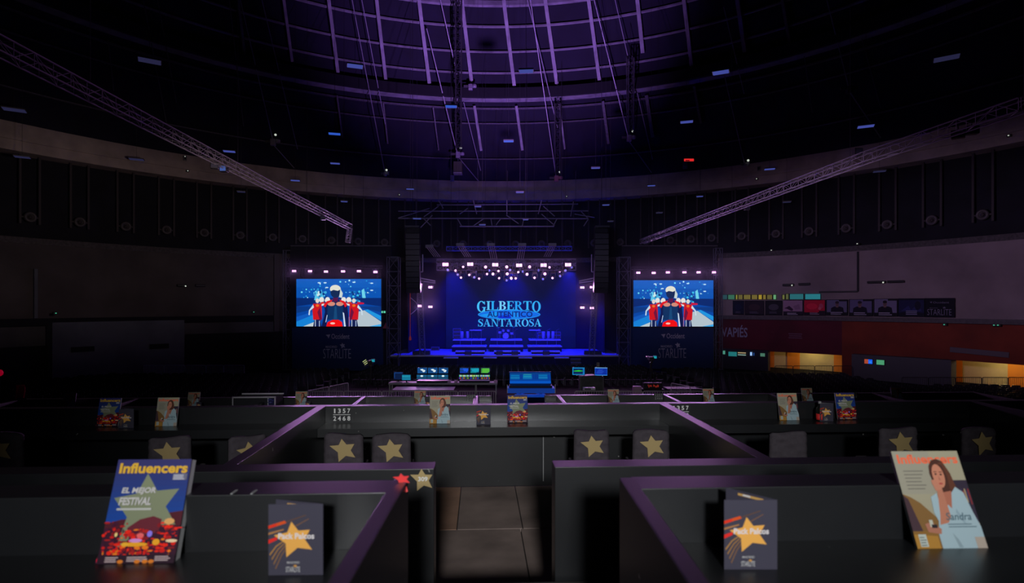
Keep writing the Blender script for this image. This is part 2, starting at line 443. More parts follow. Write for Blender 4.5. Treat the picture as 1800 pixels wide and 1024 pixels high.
# bowl: lower wall, ledge, concrete wall, dark recess, ring beam
def A(px, R=RR): return az_of(px, R)[0]
def W(name, a0, a1, z0, z1, R0, R1, m, n=None): return struct(arc_wall(MB(), a0, a1, z0, z1, R0, R1, n).build(name, m))
zl0, zl1 = EYE - 1.36, EYE - 1.02       # ledge
zw = EYE + 4.7                           # top of the concrete wall
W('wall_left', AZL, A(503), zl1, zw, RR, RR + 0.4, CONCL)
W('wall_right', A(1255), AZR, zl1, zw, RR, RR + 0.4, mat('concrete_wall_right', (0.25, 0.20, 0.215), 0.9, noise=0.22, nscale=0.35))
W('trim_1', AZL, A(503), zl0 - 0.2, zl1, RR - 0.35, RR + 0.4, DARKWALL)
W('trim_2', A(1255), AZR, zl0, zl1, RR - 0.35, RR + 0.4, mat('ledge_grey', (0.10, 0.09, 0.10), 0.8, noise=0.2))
W('wall_back', A(480), A(1280), 0, zw, RR + 0.45, RR + 0.9, DARKWALL)
W('wall_gallery', AZL, AZR, zw - 0.3, EYE + 11.2, RR + 1.6, RR + 2.0, DARKWALL)
W('trim_3', AZL, AZR, zw - 0.3, zw + 0.15, RR - 0.05, RR + 1.7, mat('lintel', (0.09, 0.08, 0.085), 0.9, noise=0.3))
W('trim_4', AZL, AZR, EYE + 11.0, EYE + 13.05, RR, RR + 1.6, CONC)
W('trim_5', AZL, AZR, EYE + 11.75, EYE + 11.95, RR - 0.12, RR + 0.1, CONC)
# lower wall, left side
W('wall_left_lower', AZL, A(503), 0, zl0 - 0.2, RR, RR + 0.4, mat('left_plinth', (0.10, 0.095, 0.11), 0.9, noise=0.25, nscale=0.5))
W('wall_left_annex', A(92, 38.6), A(324, 38.6), 0, zl0 + 0.05, 38.6, 39.8, GREYWALL)
W('wall_left_drape', A(326, 39.4), A(512, 39.4), 0, EYE - 2.55, 39.4, 39.5, CLOTH)
W('wall_left_far_drape', AZL, A(92, 39.4), 0, EYE - 3.0, 39.4, 39.5, CLOTH)
W('trim_6', A(60, 39.8), A(66, 39.8), EYE - 1.0, EYE + 2.6, 39.75, RR + 0.05, GREYWALL)
W('trim_7', A(482, 39.6), A(501, 39.6), EYE - 2.5, zw, 39.6, RR + 0.05, CONCL)
# lower wall, right side, with two vomitory openings
o1a, o1b = A(1352), A(1480); o2a, o2b = A(1676), A(1815)
zo1, zo2 = zpx(1415, 620.5), zpx(1740, 637)
W('wall_right_lower_red', A(1255), o1a, 0, zl0, RR, RR + 0.4, REDWALL)
W('wall_right_over_opening', o1a, o1b, zo1, zl0, RR, RR + 0.4, REDWALL)
W('wall_right_lower_orange', o1b, o2a, 0, zl0, RR, RR + 0.4, ORWALL)
W('wall_right_over_far_opening', o2a, o2b, zo2, zl0, RR, RR + 0.4, ORWALL)
W('wall_right_end', o2b, AZR, 0, zl0, RR, RR + 0.4, ORWALL)
CREAM = mat('cream_wall', (0.62, 0.52, 0.26), 0.8, noise=0.15, nscale=0.6)
ORANGE = mat('orange_panel', (0.80, 0.26, 0.02), 0.7)
for a, b, zt, nm in ((o1a, o1b, zo1, 'near'), (o2a, o2b, zo2, 'far')):
    Rb = RR + 3.4
    W('wall_vomitory_back_' + nm, a - 0.05, b + 0.05, 0, zt + 0.6, Rb, Rb + 0.2, CREAM)
    W('ceiling_vomitory_' + nm, a - 0.05, b + 0.05, zt + 0.5, zt + 0.7, RR + 0.4, Rb, CREAM)
    for s, aa in ((1, a), (-1, b)):
        p0, p1 = wp(aa - s * 0.004, 0, RR + 0.4), wp(aa - s * 0.03, 0, Rb)
        mb = MB(); q = Vector((0, 0, zt + 0.6)); n = (p1 - p0).cross(Vector((0, 0, 1))).normalized() * 0.1
        mb.add([p0, p1, p1 + q, p0 + q, p0 + n, p1 + n, p1 + n + q, p0 + n + q], [(0, 1, 2, 3), (7, 6, 5, 4), (0, 4, 5, 1), (1, 5, 6, 2), (2, 6, 7, 3), (3, 7, 4, 0)])
        struct(mb.build('wall_vomitory_side', ORANGE))
    am = (a + b) / 2; c = wp(am, zt + 0.3, RR + 1.9)
    point('vomitory_lamp', c, (1.0, 0.82, 0.45), 55, 0.25)
def vpanel(px0, px1, m, zt, R=RR + 3.35):
    return struct(arc_wall(MB(), A(px0, R), A(px1, R), 0, zt, R - 0.06, R, 3).build('trim_panel', m))
vpanel(1352, 1361, ORANGE, zo1 + 0.5); vpanel(1384, 1406, ORANGE, zo1 + 0.5); vpanel(1466, 1488, ORANGE, zo1 + 0.5)
vpanel(1676, 1692, ORANGE, zo2 + 0.5); vpanel(1772, 1815, ORANGE, zo2 + 0.5)
# grey counter block between the openings, on the right
struct(arc_wall(MB(), A(1497, 39.2), A(1672, 39.2), 0, zpx(1580, 627, 39.2), 39.2, 40.1).build('wall_right_kiosk', mat('kiosk_grey', (0.085, 0.085, 0.10), 0.8)))
struct(arc_wall(MB(), A(1268, 39.6), A(1350, 39.6), 0, zpx(1310, 614, 39.6), 39.6, 40.1).build('wall_right_booth', mat('booth_dark', (0.03, 0.03, 0.05), 0.8)))
# strip of lit windows above the banner and small lit windows of the booth
WN = [0]
def litwin(px0, px1, y0, y1, rgb, R):
    WN[0] += 1
    pm = (px0 + px1) / 2
    m = mat('lit_window_%d_%d_%d' % rgb, (0.1, 0.1, 0.1), 0.3, emit=lin(*rgb), es=1.0)
    o = struct(arc_wall(MB(), A(px0, R), A(px1, R), zpx(pm, y1, R), zpx(pm, y0, R), R - 0.02, R + 0.02, 2).build('window_%d' % WN[0], m))
    fr = MB(); a0, a1 = A(px0, R), A(px1, R); z0, z1 = zpx(pm, y1, R), zpx(pm, y0, R)
    for aa in (a0, a1): fr.tube(wp(aa, z0, R - 0.05), wp(aa, z1, R - 0.05), 0.035, 4)
    for zz in (z0, z1): fr.tube(wp(a0, zz, R - 0.05), wp(a1, zz, R - 0.05), 0.03, 4)
    fr.build('window_frame', DARKSTEEL, o)
for (x0, x1, c) in ((1270, 1279, (16, 62, 66)), (1279.5, 1292, (38, 96, 70)), (1293, 1297, (120, 118, 30)), (1297.5, 1306, (88, 80, 22)), (1307, 1320, (96, 86, 22)),
                    (1321, 1332, (100, 88, 22)), (1333, 1340, (150, 128, 20)), (1341, 1347, (112, 96, 24)), (1348, 1358, (84, 78, 24)), (1359, 1365, (90, 150, 100)),
                    (1375, 1380, (92, 96, 40)), (1381, 1387, (70, 76, 34)), (1388, 1413, (18, 92, 98)), (1415, 1443, (20, 108, 118))):
    litwin(x0, x1, 517.5 if x0 < 1380 else 516, 526, c, RR - 0.05)
for (x0, x1, y0, y1, c) in ((1269, 1275.5, 615.5, 622.5, (70, 140, 120)), (1280, 1296, 617.5, 626, (24, 110, 112)), (1296.5, 1312, 618.5, 621, (170, 150, 110)), (1296.5, 1312, 622, 624.5, (130, 160, 150)),
                            (1318, 1323, 618, 625, (150, 190, 240)), (1323.5, 1327, 619, 625, (20, 60, 120)), (1336, 1345.5, 620, 626.5, (66, 112, 92))):
    litwin(x0, x1, y0, y1, c, 39.55)
# black sheets put in for the shade inside the left annex slots
for n, (x0, x1, y0, y1) in enumerate(((125, 166, 609, 618), (263, 297, 604, 612.5))):
    R = 38.55; pm = (x0 + x1) / 2
    struct(arc_wall(MB(), A(x0, R), A(x1, R), zpx(pm, y1, R), zpx(pm, y0, R), R - 0.02, R + 0.1, 2).build('trim_%d' % (8 + n), CLOTH))
# pipes on the walls
struct(MB().tube(wp(A(1508, 39.9), zpx(1508, 512, 39.9), 39.9), wp(A(1508, 39.9), zpx(1508, 442, 39.9), 39.9), 0.09, 6)
       .tube(wp(A(1508, 39.9), zpx(1508, 512, 39.9), 39.9), wp(A(1440, 39.9), zpx(1440, 513, 39.9), 39.9), 0.07, 6).build('trim_10', DARKSTEEL))

# dome
prof = []
for (r0, z0), (r1, z1) in zip(PROF, PROF[1:]):
    for k in range(3): prof.append((r0 + (r1 - r0) * k / 3, z0 + (z1 - z0) * k / 3))
prof.append((0.05, 43.5))
n = 72; vs = []; fs = []
for r, z in prof:
    for i in range(n):
        a = 2 * PI * i / n; vs.append((CX + r * math.sin(a), CY + r * math.cos(a), z))
for k in range(len(prof) - 1):
    for i in range(n):
        j = (i + 1) % n; fs.append((k * n + i, (k + 1) * n + i, (k + 1) * n + j, k * n + j))
struct(MB().add(vs, fs).build('ceiling', DOME))
# roof purlins: rings under the sheeting
def ring_at(py, w, h, m, nm, inset=0.3):
    p = dome_hit(890, py); r = math.hypot(p.x - CX, p.y - CY) - inset; z = p.z
    return struct(arc_wall(MB(), math.radians(-75), math.radians(75), z - h / 2, z + h / 2, r - w / 2, r + w / 2, 60).build(nm, m))
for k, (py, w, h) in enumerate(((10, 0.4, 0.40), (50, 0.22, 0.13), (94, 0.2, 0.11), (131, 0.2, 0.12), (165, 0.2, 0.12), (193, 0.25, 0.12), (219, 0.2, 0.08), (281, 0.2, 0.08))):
    ring_at(py, w, h, RIB if k < 5 else mat('rib_shaded', (0.16, 0.15, 0.17), 0.7, noise=0.3), 'roof_purlin')  # outer purlins and dim ribs: darker steel copy, weaker light put into colour
ring_at(172, 1.3, 0.9, mat('ring_shaded', (0.015, 0.015, 0.02), 0.9), 'roof_ring_beam', 0.8)  # beam colour darkened to stand for its shaded underside
ring_at(182, 0.9, 0.14, RIB, 'roof_ring_flange', 1.0)
# roof ribs
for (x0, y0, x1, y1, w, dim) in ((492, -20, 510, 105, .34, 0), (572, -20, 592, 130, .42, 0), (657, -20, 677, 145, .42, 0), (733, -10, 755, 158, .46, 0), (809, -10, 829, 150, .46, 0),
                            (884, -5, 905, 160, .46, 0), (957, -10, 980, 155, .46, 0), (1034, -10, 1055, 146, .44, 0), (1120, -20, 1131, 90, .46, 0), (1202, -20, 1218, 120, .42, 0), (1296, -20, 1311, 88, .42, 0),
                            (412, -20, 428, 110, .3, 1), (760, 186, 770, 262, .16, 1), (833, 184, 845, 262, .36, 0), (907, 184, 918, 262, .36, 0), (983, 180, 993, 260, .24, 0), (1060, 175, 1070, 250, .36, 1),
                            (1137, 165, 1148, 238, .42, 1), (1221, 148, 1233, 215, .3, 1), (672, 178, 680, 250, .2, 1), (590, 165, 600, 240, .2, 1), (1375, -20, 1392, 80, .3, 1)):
    w *= 0.68; N = 9; pts = [dome_hit(x0 + (x1 - x0) * i / N, y0 + (y1 - y0) * i / N) for i in range(N + 1)]
    mb = MB(); vs = []
    for i, p in enumerate(pts):
        rad = Vector((p.x - CX, p.y - CY, 0)).normalized(); t = (pts[min(N, i + 1)] - pts[max(0, i - 1)]).normalized()
        side = t.cross(rad).normalized(); nrm = side.cross(t).normalized()
        if nrm.dot(rad) < 0: nrm = -nrm
        vs += [p + side * w / 2 - nrm * 0.5, p - side * w / 2 - nrm * 0.5, p - side * w / 2 + nrm * 0.1, p + side * w / 2 + nrm * 0.1]
    fs = []
    for i in range(N):
        a = 4 * i; b = a + 4
        for k in range(4): fs.append((a + k, a + (k + 1) % 4, b + (k + 1) % 4, b + k))
    fs += [(3, 2, 1, 0), (4 * N, 4 * N + 1, 4 * N + 2, 4 * N + 3)]
    # splice plates along the rib
    struct(mb.add(vs, fs).build('roof_rib', MATS['rib_shaded'] if dim else RIB))

# =================================================================== VIP boxes
def boxpart(name, u0, u1, v0, v1, z0, z1, parent, m=PAINT, bevel=0.002, M=YAW):
    return MB().box(u0, u1, v0, v1, z0, z1, M).build(name, m, parent, bevel=bevel)
# nearest row
ZA, CA, FA = EYE - 0.55, EYE - 0.714, EYE - 1.4
def near_box(label, u0, u1, side_x, sgn):
    t = thing('vip_box', label, 'box seating booth')
    boxpart('front_panel', u0, u1, 1.68, 1.80, FA, ZA, t)
    boxpart('counter', u0, u1, 1.12, 1.68, CA - 0.04, CA, t)
    x0, x1 = sorted((side_x, side_x + sgn * 0.045))
    MB().box(x0, x1, 0.55, 1.80 if sgn < 0 else 1.812, FA, ZA).build('side_panel', PAINT, t, bevel=0.004)
    return t
boxA = near_box('nearest black box with counter, on the left of the aisle', -4.2, -0.27, -0.31, -1)
near_box('nearest black box with counter, on the right of the aisle', 0.48, 4.6, 0.36, 1)
# worn tape marks on the near left counter front
for x, y0, y1 in ((408, 866, 905), (443, 866, 960)):
    d = 1.655; a, b = P(x, y0, d), P(x, y1, d)
    MB().box(a.x - 0.003, a.x + 0.003, d - 0.004, d + 0.03, b.z, a.z).build('paint_scrape', GREYW, boxA)
# wall across the back of the middle row, open at the aisle
ZBB = EYE - 0.83
def back_wall(label, u0, u1):
    t = thing('box_back_wall', label, 'partition wall')
    boxpart('panel', u0, u1, 2.89, 3.02, EYE - 1.9, ZBB, t)
    return t
bwl = back_wall('low black back wall left of the aisle opening, with gold star 309', -9, -0.235)
back_wall('low black back wall right of the aisle opening', 0.38, 9.2)
# middle row
ZB, CB, FB = EYE - 1.05, EYE - 1.22, EYE - 1.9
def mid_box(label, u0, u1, last=False):
    t = thing('vip_box', label, 'box seating booth')
    boxpart('front_panel', u0, u1, 5.95, 6.05, FB, ZB, t)
    boxpart('counter', u0, u1, 5.66, 5.95, CB - 0.085, CB, t)
    boxpart('side_panel', u0 - 0.09, u0, 3.02, 6.05, FB, ZB, t)
    if last: boxpart('side_panel', u1, u1 + 0.09, 3.02, 6.05, FB, ZB, t)
    return t
us = [-8.6, -5.1, -1.6, 1.99, 5.4, 8.9]
ml = ['middle-row box at the far left, with the cut-off seat number plate', 'middle-row box left of the centre one, with blue and white magazines', 'middle-row box in the centre, seen through the aisle opening',
      'middle-row box right of the centre one, with the red-labelled bottle', 'middle-row box at the far right, in darkness']
MBX = [mid_box(ml[i], us[i], us[i + 1] - 0.09, i == 4) for i in range(5)]
MB().box(0.655, 0.662, 5.94, 5.955, FB + 0.05, CB - 0.09, YAW).build('panel_joint', GREYW, MBX[2])
# lower row
ZC, CC, FC = EYE - 1.70, EYE - 1.85, EYE - 2.5
cu = [-8.21, -6.18, -3.76, -2.12, -0.06, 1.49, 3.52, 5.55, 7.58, 9.6]
clab = ['lower-row box furthest left, magazine near the red jacket', 'lower-row box holding the aluminium-edged case', 'lower-row box right of the aluminium-edged case',
        'lower-row box in front of the lighting desks', None, 'lower-row box in front of the grey flight case', 'lower-row box in front of the red display desk',
        'lower-row box in front of the yellow lit doorway', 'lower-row box furthest right, almost black']
for i, l in enumerate(clab):
    if l is None: continue
    t = thing('vip_box', l, 'box seating booth')
    boxpart('front_panel', cu[i], cu[i + 1] - 0.071, 10.6, 10.7, FC, ZC, t, PAINTF)
    boxpart('counter', cu[i], cu[i + 1] - 0.071, 10.05, 10.6, CC - 0.04, CC, t, PAINTF)
    boxpart('side_panel', cu[i] - 0.07, cu[i], 8.3, 10.7, FC, ZC, t, PAINTF)
    if i in (3, 8): boxpart('side_panel', cu[i + 1] - 0.07, cu[i + 1] + 0.02, 8.3, 10.7, FC, ZC, t, PAINTF)
for a, b, l in ((-0.02, 0.21, 'small black gate post panel left of the lower-row gap'), (1.2, 1.42, 'small black gate post panel right of the lower-row gap')):
    t = thing('gate_panel', l, 'gate')
    boxpart('frame', a, b, 10.6, 10.66, FC, ZC, t, PAINTF); boxpart('cross_rail', a, b, 10.3, 10.59, ZC - 0.14, ZC - 0.10, t, PAINTF)

# ------------------------------------------------------------------ seat-number plates
def number_plate(px, py, M, label, m, k=1.0, back=True):
    t = thing('number_plate', label, 'sign'); t.matrix_world = M
    w, h = 0.205 * k, 0.155 * k
    MB().box(-w / 2, w / 2, -0.004, 0, -h / 2, h / 2).build('plate', BLACK, t)
    for i, c in enumerate('1357'): lettering('numeral', c, (0.015 if c == '1' else 0.028) * k, 0.047 * k, Matrix.Translation((-0.072 * k + 0.048 * k * i, 0, 0.039 * k)), m, t, 0.025, depth=0.006)
    for i, c in enumerate('2468'): lettering('numeral', c, 0.030 * k, 0.047 * k, Matrix.Translation((-0.072 * k + 0.048 * k * i, 0, -0.039 * k)), m, t, 0.025, depth=0.006)
    MB().box(-0.088 * k, 0.088 * k, -0.006, -0.003, -0.003 * k, 0.002 * k).build('divider', m, t)
for u, l in ((-4.95, 'black 1357 2468 seat number plate cut by the left picture edge'), (-1.43, 'black 1357 2468 seat number plate in the centre box corner'), (2.12, 'black 1357 2468 seat number plate partly behind the right box partition')):
    number_plate(0, 0, YAW @ Matrix.Translation((u, 5.948, EYE - 1.135)), l, WHITE)
for px, l in ((65, 'dim seat number plate in the lower row, far left'), (828, 'dim seat number plate left of the lower-row gap'), (1163, 'dim seat number plate in front of the red display desk'), (1521, 'dim seat number plate behind the dark blue magazine')):
    x = (px - 890) / 1000 * 10.55; number_plate(0, 0, YAW @ Matrix.Translation((x + 0.48, 10.597, EYE - 1.735)), l, GREYW, 0.82)

# ------------------------------------------------------------------ star decals
def decal(label, px, py, d, w, h, m, rot=0.0, num=None, tilt=0.0):
    t = thing('star_sticker', label, 'sticker')
    M = Matrix.Translation(P(px, py, d)) @ Matrix.Rotation(0.0454, 4, 'Z') @ Matrix.Rotation(rot, 4, 'Y') @ Matrix.Rotation(tilt, 4, 'X')
    t.matrix_world = M
    star_mesh(MB(), w, h, Matrix.Identity(4), 0, 0.002).build('star', m, t)
    if num: lettering('number', num, w * 0.44, h * 0.2, Matrix.Rotation(-rot, 4, 'Y') @ Matrix.Translation((0.001, 0, h * 0.05)), WHITE, t, 0.02, depth=0.004)
decal('gold star sticker with white 309 on the aisle corner wall', 743, 843, 2.874, 0.108, 0.112, GOLD, 0.08, '309')
# red crumpled star on the corner post of the near left box
t = thing('star_ornament', 'small red star hanging on the corner of the near left box', 'ornament')
t.matrix_world = Matrix.Translation(P(709, 841, 1.785)) @ Matrix.Rotation(0.0454, 4, 'Z')
star_mesh(MB(), 0.048, 0.036, Matrix.Translation((0, -0.022, 0.006)), 0, 0.003).build('star', REDP, t)
MB().add([(0.004, -0.022, -0.010), (0.011, -0.022, -0.012), (0.017, -0.024, -0.032), (0.012, -0.025, -0.034), (0.004, -0.019, -0.010), (0.011, -0.019, -0.012), (0.017, -0.021, -0.032), (0.012, -0.022, -0.034)],
         [(0, 3, 2, 1), (4, 5, 6, 7), (0, 1, 5, 4), (1, 2, 6, 5), (2, 3, 7, 6), (3, 0, 4, 7)]).build('tail', REDP, t)

# =================================================================== magazines, leaflets, bottle
MW, MH, MT = 0.21, 0.283, 0.011
def blue_cover():
    a = Art(1, 1, 0.000012); rr = random.Random(3)
    for i in range(12):
        v = 1 - i / 12 * 0.62; t = i / 11
        c = ink(44 + (12 - 44) * t, 42 + (58 - 42) * t, 92 + (135 - 92) * t)
        a.mb.add([a.pt(0, v - 0.62 / 12 - 0.002), a.pt(1, v - 0.62 / 12 - 0.002), a.pt(1, v), a.pt(0, v)], [(0, 1, 2, 3)], c)
    a.n += 1
    a.rect(0, 0, 1, 0.39, ink(48, 12, 34))
    a.poly([(0, 0.38), (0.2, 0.42), (0.42, 0.43), (0.6, 0.47), (0.8, 0.48), (1, 0.50), (1, 0.36), (0, 0.34)], ink(70, 18, 30))
    a.star([(0.44, 0.86), (0.90, 0.71), (0.93, 0.37), (0.20, 0.14), (0.05, 0.625)], ink(112, 118, 92))
    a.fan([(0.30, 0.34), (0.45, 0.42), (0.62, 0.45), (0.74, 0.42), (0.72, 0.3), (0.35, 0.24)], ink(92, 28, 40))
    for i in range(230):
        u = rr.random(); v = rr.uniform(0.10, 0.40) if rr.random() < 0.7 else rr.uniform(0.03, 0.2)
        if 0.3 < u < 0.7 and v > 0.33: continue
        c = rr.choice([ink(225, 30, 12), ink(190, 20, 14), ink(120, 14, 24), ink(225, 30, 12), ink(160, 22, 20), ink(235, 110, 20), ink(60, 10, 40)])
        a.ell(u, v, rr.uniform(0.008, 0.05), rr.uniform(0.006, 0.022), c, 7)
    for u, v, ru, rv, c in ((0.45, 0.19, 0.17, 0.02, ink(250, 150, 30)), (0.45, 0.225, 0.09, 0.018, ink(190, 130, 190)), (0.62, 0.285, 0.035, 0.03, ink(130, 110, 210)), (0.5, 0.27, 0.05, 0.025, ink(230, 90, 90)),
                            (0.18, 0.28, 0.02, 0.02, ink(240, 190, 120)), (0.72, 0.21, 0.05, 0.03, ink(250, 150, 30)), (0.32, 0.19, 0.05, 0.02, ink(250, 160, 40)), (0.92, 0.22, 0.08, 0.015, ink(240, 190, 150)), (0.04, 0.05, 0.05, 0.04, ink(220, 20, 60)), (0.85, 0.40, 0.07, 0.03, ink(200, 150, 90))):
        a.ell(u, v, ru, rv, c, 10)
    a.rect(0, 0, 1, 0.095, ink(36, 14, 30))
    for u0, v0, u1, v1 in ((0.10, 0.03, 0.28, 0.085), (0.38, 0.035, 0.68, 0.085), (0.74, 0.04, 0.97, 0.09)): a.bars(u0, v0, u1, v1, 3, ink(170, 150, 150))
    for u in (0.30, 0.52, 0.62, 0.70): a.ell(u, 0.035, 0.04, 0.018, ink(200, 110, 30), 8)
    a.text('Influencers', 0.05, 0.862, 0.975, 0.965, ink(196, 152, 46), 0.035)
    a.rect(0.79, 0.795, 0.985, 0.858, ink(90, 90, 110)); a.bars(0.80, 0.80, 0.975, 0.853, 3, ink(170, 170, 180))
    a.text('EL MEJOR', 0.14, 0.655, 0.60, 0.725, ink(175, 172, 170), 0.035, 0.12)
    a.text('FESTIVAL', 0.13, 0.555, 0.56, 0.630, ink(175, 172, 170), 0.035, 0.12)
    a.rect(0.12, 0.508, 0.58, 0.527, ink(165, 165, 160))
    return a
def white_cover():
    a = Art(1, 1, 0.00003)
    a.rect(0, 0, 1, 1, ink(140, 134, 112)); a.rect(0, 0.55, 0.55, 1, ink(134, 130, 114))
    a.text('Influencers', 0.06, 0.865, 0.965, 0.965, ink(206, 92, 60), 0.03)
    a.bars(0.10, 0.60, 0.40, 0.82, 6, ink(92, 88, 80), 0.75)
    a.poly([(0, 0), (0.42, 0), (0.42, 0.30), (0.22, 0.46), (0.10, 0.52), (0, 0.55)], ink(112, 82, 44))
    a.poly([(0, 0.54), (0.06, 0.50), (0.15, 0.18), (0, 0.18)], ink(60, 42, 48))
    a.rect(0, 0, 0.34, 0.18, ink(150, 108, 44)); a.poly([(0, 0.18), (0.42, 0.18), (0.36, 0.13), (0, 0.15)], ink(120, 86, 40))
    a.rect(0.06, 0.03, 0.17, 0.15, ink(160, 168, 160)); a.bars(0.07, 0.04, 0.16, 0.14, 4, ink(90, 95, 90), 0.6)
    a.poly([(0.80, 0.69), (1, 0.69), (1, 0.25), (0.86, 0.40), (0.78, 0.58)], ink(44, 36, 50))
    for i in range(7): a.rect(0.82 + 0.025 * i, 0.44 + 0.02 * (i % 3), 0.838 + 0.025 * i, 0.60 - 0.02 * (i % 2), ink(*[(120, 40, 40), (150, 130, 100), (60, 50, 80)][i % 3]))
    # hair, face, neck, dress, arm
    a.poly([(0.50, 0.84), (0.56, 0.90), (0.64, 0.915), (0.72, 0.89), (0.77, 0.80), (0.80, 0.68), (0.85, 0.56), (0.80, 0.44), (0.66, 0.36), (0.58, 0.42), (0.56, 0.56), (0.50, 0.66), (0.48, 0.76)], ink(66, 38, 30))
    a.poly([(0.56, 0.56), (0.72, 0.58), (0.76, 0.46), (0.66, 0.36), (0.58, 0.44)], ink(150, 92, 72))
    a.ell(0.605, 0.735, 0.088, 0.125, ink(172, 112, 88), 16)
    a.poly([(0.62, 0.86), (0.70, 0.85), (0.73, 0.74), (0.72, 0.60), (0.78, 0.50), (0.82, 0.58), (0.79, 0.76), (0.72, 0.89)], ink(84, 48, 34))
    a.ell(0.57, 0.755, 0.018, 0.010, ink(50, 34, 30), 8); a.ell(0.645, 0.75, 0.018, 0.010, ink(50, 34, 30), 8)
    a.rect(0.545, 0.775, 0.595, 0.783, ink(70, 44, 36)); a.rect(0.625, 0.772, 0.675, 0.78, ink(70, 44, 36))
    a.poly([(0.60, 0.74), (0.625, 0.69), (0.595, 0.69)], ink(150, 94, 76)); a.ell(0.607, 0.655, 0.032, 0.010, ink(150, 60, 58), 8)
    a.poly([(0.36, 0.14), (0.42, 0.30), (0.62, 0.44), (0.66, 0.40), (0.72, 0.56), (0.80, 0.62), (0.90, 0.56), (0.95, 0.36), (1, 0.22), (1, 0), (0.36, 0)], ink(138, 158, 164))
    a.poly([(0.40, 0.52), (0.50, 0.56), (0.50, 0.30), (0.42, 0.26), (0.38, 0.36)], ink(138, 158, 164))
    a.poly([(0.47, 0.66), (0.55, 0.66), (0.60, 0.62), (0.61, 0.32), (0.55, 0.26), (0.42, 0.24), (0.46, 0.34), (0.52, 0.58)], ink(160, 104, 82))
    a.poly([(0.47, 0.69), (0.53, 0.70), (0.58, 0.64), (0.60, 0.60), (0.50, 0.58)], ink(168, 110, 88))
    a.poly([(0.20, 0.25), (0.30, 0.27), (0.42, 0.20), (0.40, 0.15), (0.22, 0.17)], ink(150, 98, 78))
    a.rect(0.27, 0.22, 0.32, 0.29, ink(165, 165, 150)); a.rect(0.29, 0.21, 0.37, 0.245, ink(34, 30, 34))
    a.poly([(0.56, 0.16), (0.62, 0.10), (0.66, 0.02), (0.60, 0.02)], ink(118, 136, 142)); a.poly([(0.72, 0.40), (0.80, 0.26), (0.78, 0.24), (0.70, 0.36)], ink(122, 142, 150))
    a.text('Sandra', 0.53, 0.285, 0.90, 0.36, ink(60, 84, 92), 0.01, 0.2); a.bars(0.53, 0.215, 0.95, 0.265, 2, ink(80, 100, 108), 0.6)
    a.rect(0.86, 0, 1.0, 0.12, ink(150, 138, 126))
    return a
def leaflet_front():
    a = Art(1, 1, 0.00004); a.rect(0, 0, 1, 1, ink(56, 54, 66))
    def streak(pts, c): a.poly(pts, c)
    streak([(0, 0.70), (0.30, 0.77), (0.33, 0.735), (0, 0.655)], ink(190, 70, 24)); streak([(0, 0.695), (0.16, 0.73), (0.14, 0.69), (0, 0.665)], ink(200, 40, 24))
    streak([(0.33, 0.76), (0.68, 0.85), (0.69, 0.84), (0.33, 0.745)], ink(86, 60, 44)); streak([(0.5, 0.70), (0.74, 0.80), (0.74, 0.79), (0.5, 0.685)], ink(110, 76, 50))
    streak([(0, 0.60), (0.28, 0.655), (0.28, 0.635), (0, 0.57)], ink(150, 104, 60)); streak([(0, 0.50), (0.16, 0.545), (0.16, 0.50), (0, 0.445)], ink(200, 36, 30))
    for k in range(4):
        q = [(0.02 + 0.035 * k, 0.30 - 0.065 * k), (0.14 + 0.03 * k, 0.42 - 0.045 * k), (0.30 + 0.02 * k, 0.50 - 0.022 * k)]
        streak([(x, y) for x, y in q] + [(x + 0.012, y - 0.022 + 0.006 * i) for i, (x, y) in reversed(list(enumerate(q)))], ink(150 - 14 * k, 108 - 10 * k, 56))
    a.star([(0.42, 0.755), (0.76, 0.64), (0.80, 0.36), (0.33, 0.255), (0.10, 0.565)], ink(206, 150, 70))
    a.text('Pack Palcos', 0.18, 0.51, 0.84, 0.595, ink(196, 190, 190), 0.03)
    a.text('MADRID', 0.34, 0.165, 0.57, 0.195, ink(150, 150, 150), 0.02)
    a.text('STARLITE', 0.32, 0.045, 0.58, 0.12, ink(160, 160, 160), 0.01); a.star([(0.49, 0.155), (0.53, 0.138), (0.52, 0.11), (0.47, 0.11), (0.45, 0.138)], ink(180, 130, 60))
    return a
COVER_B = blue_cover().mb.mesh('blue_cover', PRINT); COVER_W = white_cover().mb.mesh('white_cover', PRINT); LEAF = leaflet_front().mb.mesh('leaflet_front', PRINT)
def art_child(name, me, w, h, parent, y, M=None):
    o = bpy.data.objects.new(name, me); COL.objects.link(o); o.parent = parent
    o.matrix_local = (M if M is not None else Matrix.Identity(4)) @ Matrix.Translation((0, y, 0)) @ Matrix.Diagonal((w, 1, h, 1)); return o
PGM = MB().box(-MW / 2 + 0.002, MW / 2 - 0.001, 0, MT, 0.001, MH - 0.001).mesh('pages', PAPER)
def magazine(kind, label, px, py, d, tilt=19, rz=0.0454, group=None, thick=1.0):
    t = thing('magazine', label, 'magazine', P(px, py, d), rz, group, -math.radians(tilt))
    b = bpy.data.objects.new('pages', PGM); COL.objects.link(b); b.parent = t; b.scale = (1, thick, 1)
    art_child('cover', COVER_B if kind == 'b' else COVER_W, MW, MH, t, -0.0012)
    return t
magazine('b', 'thick blue magazine with gold title leaning at the near left box', 238, 993, 1.572, 19.5, 0.03, None, 2.6)
magazine('w', 'white magazine with a woman in white leaning at the near right box', 1675, 965.5, 1.668, 23.5, 0.03)
def row_item(t, px, v):
    y = v / (math.cos(0.0454) - math.sin(0.0454) * (px - 890) / 1000); t.location = ((px - 890) / 1000 * y, y, CB + 0.001); return t
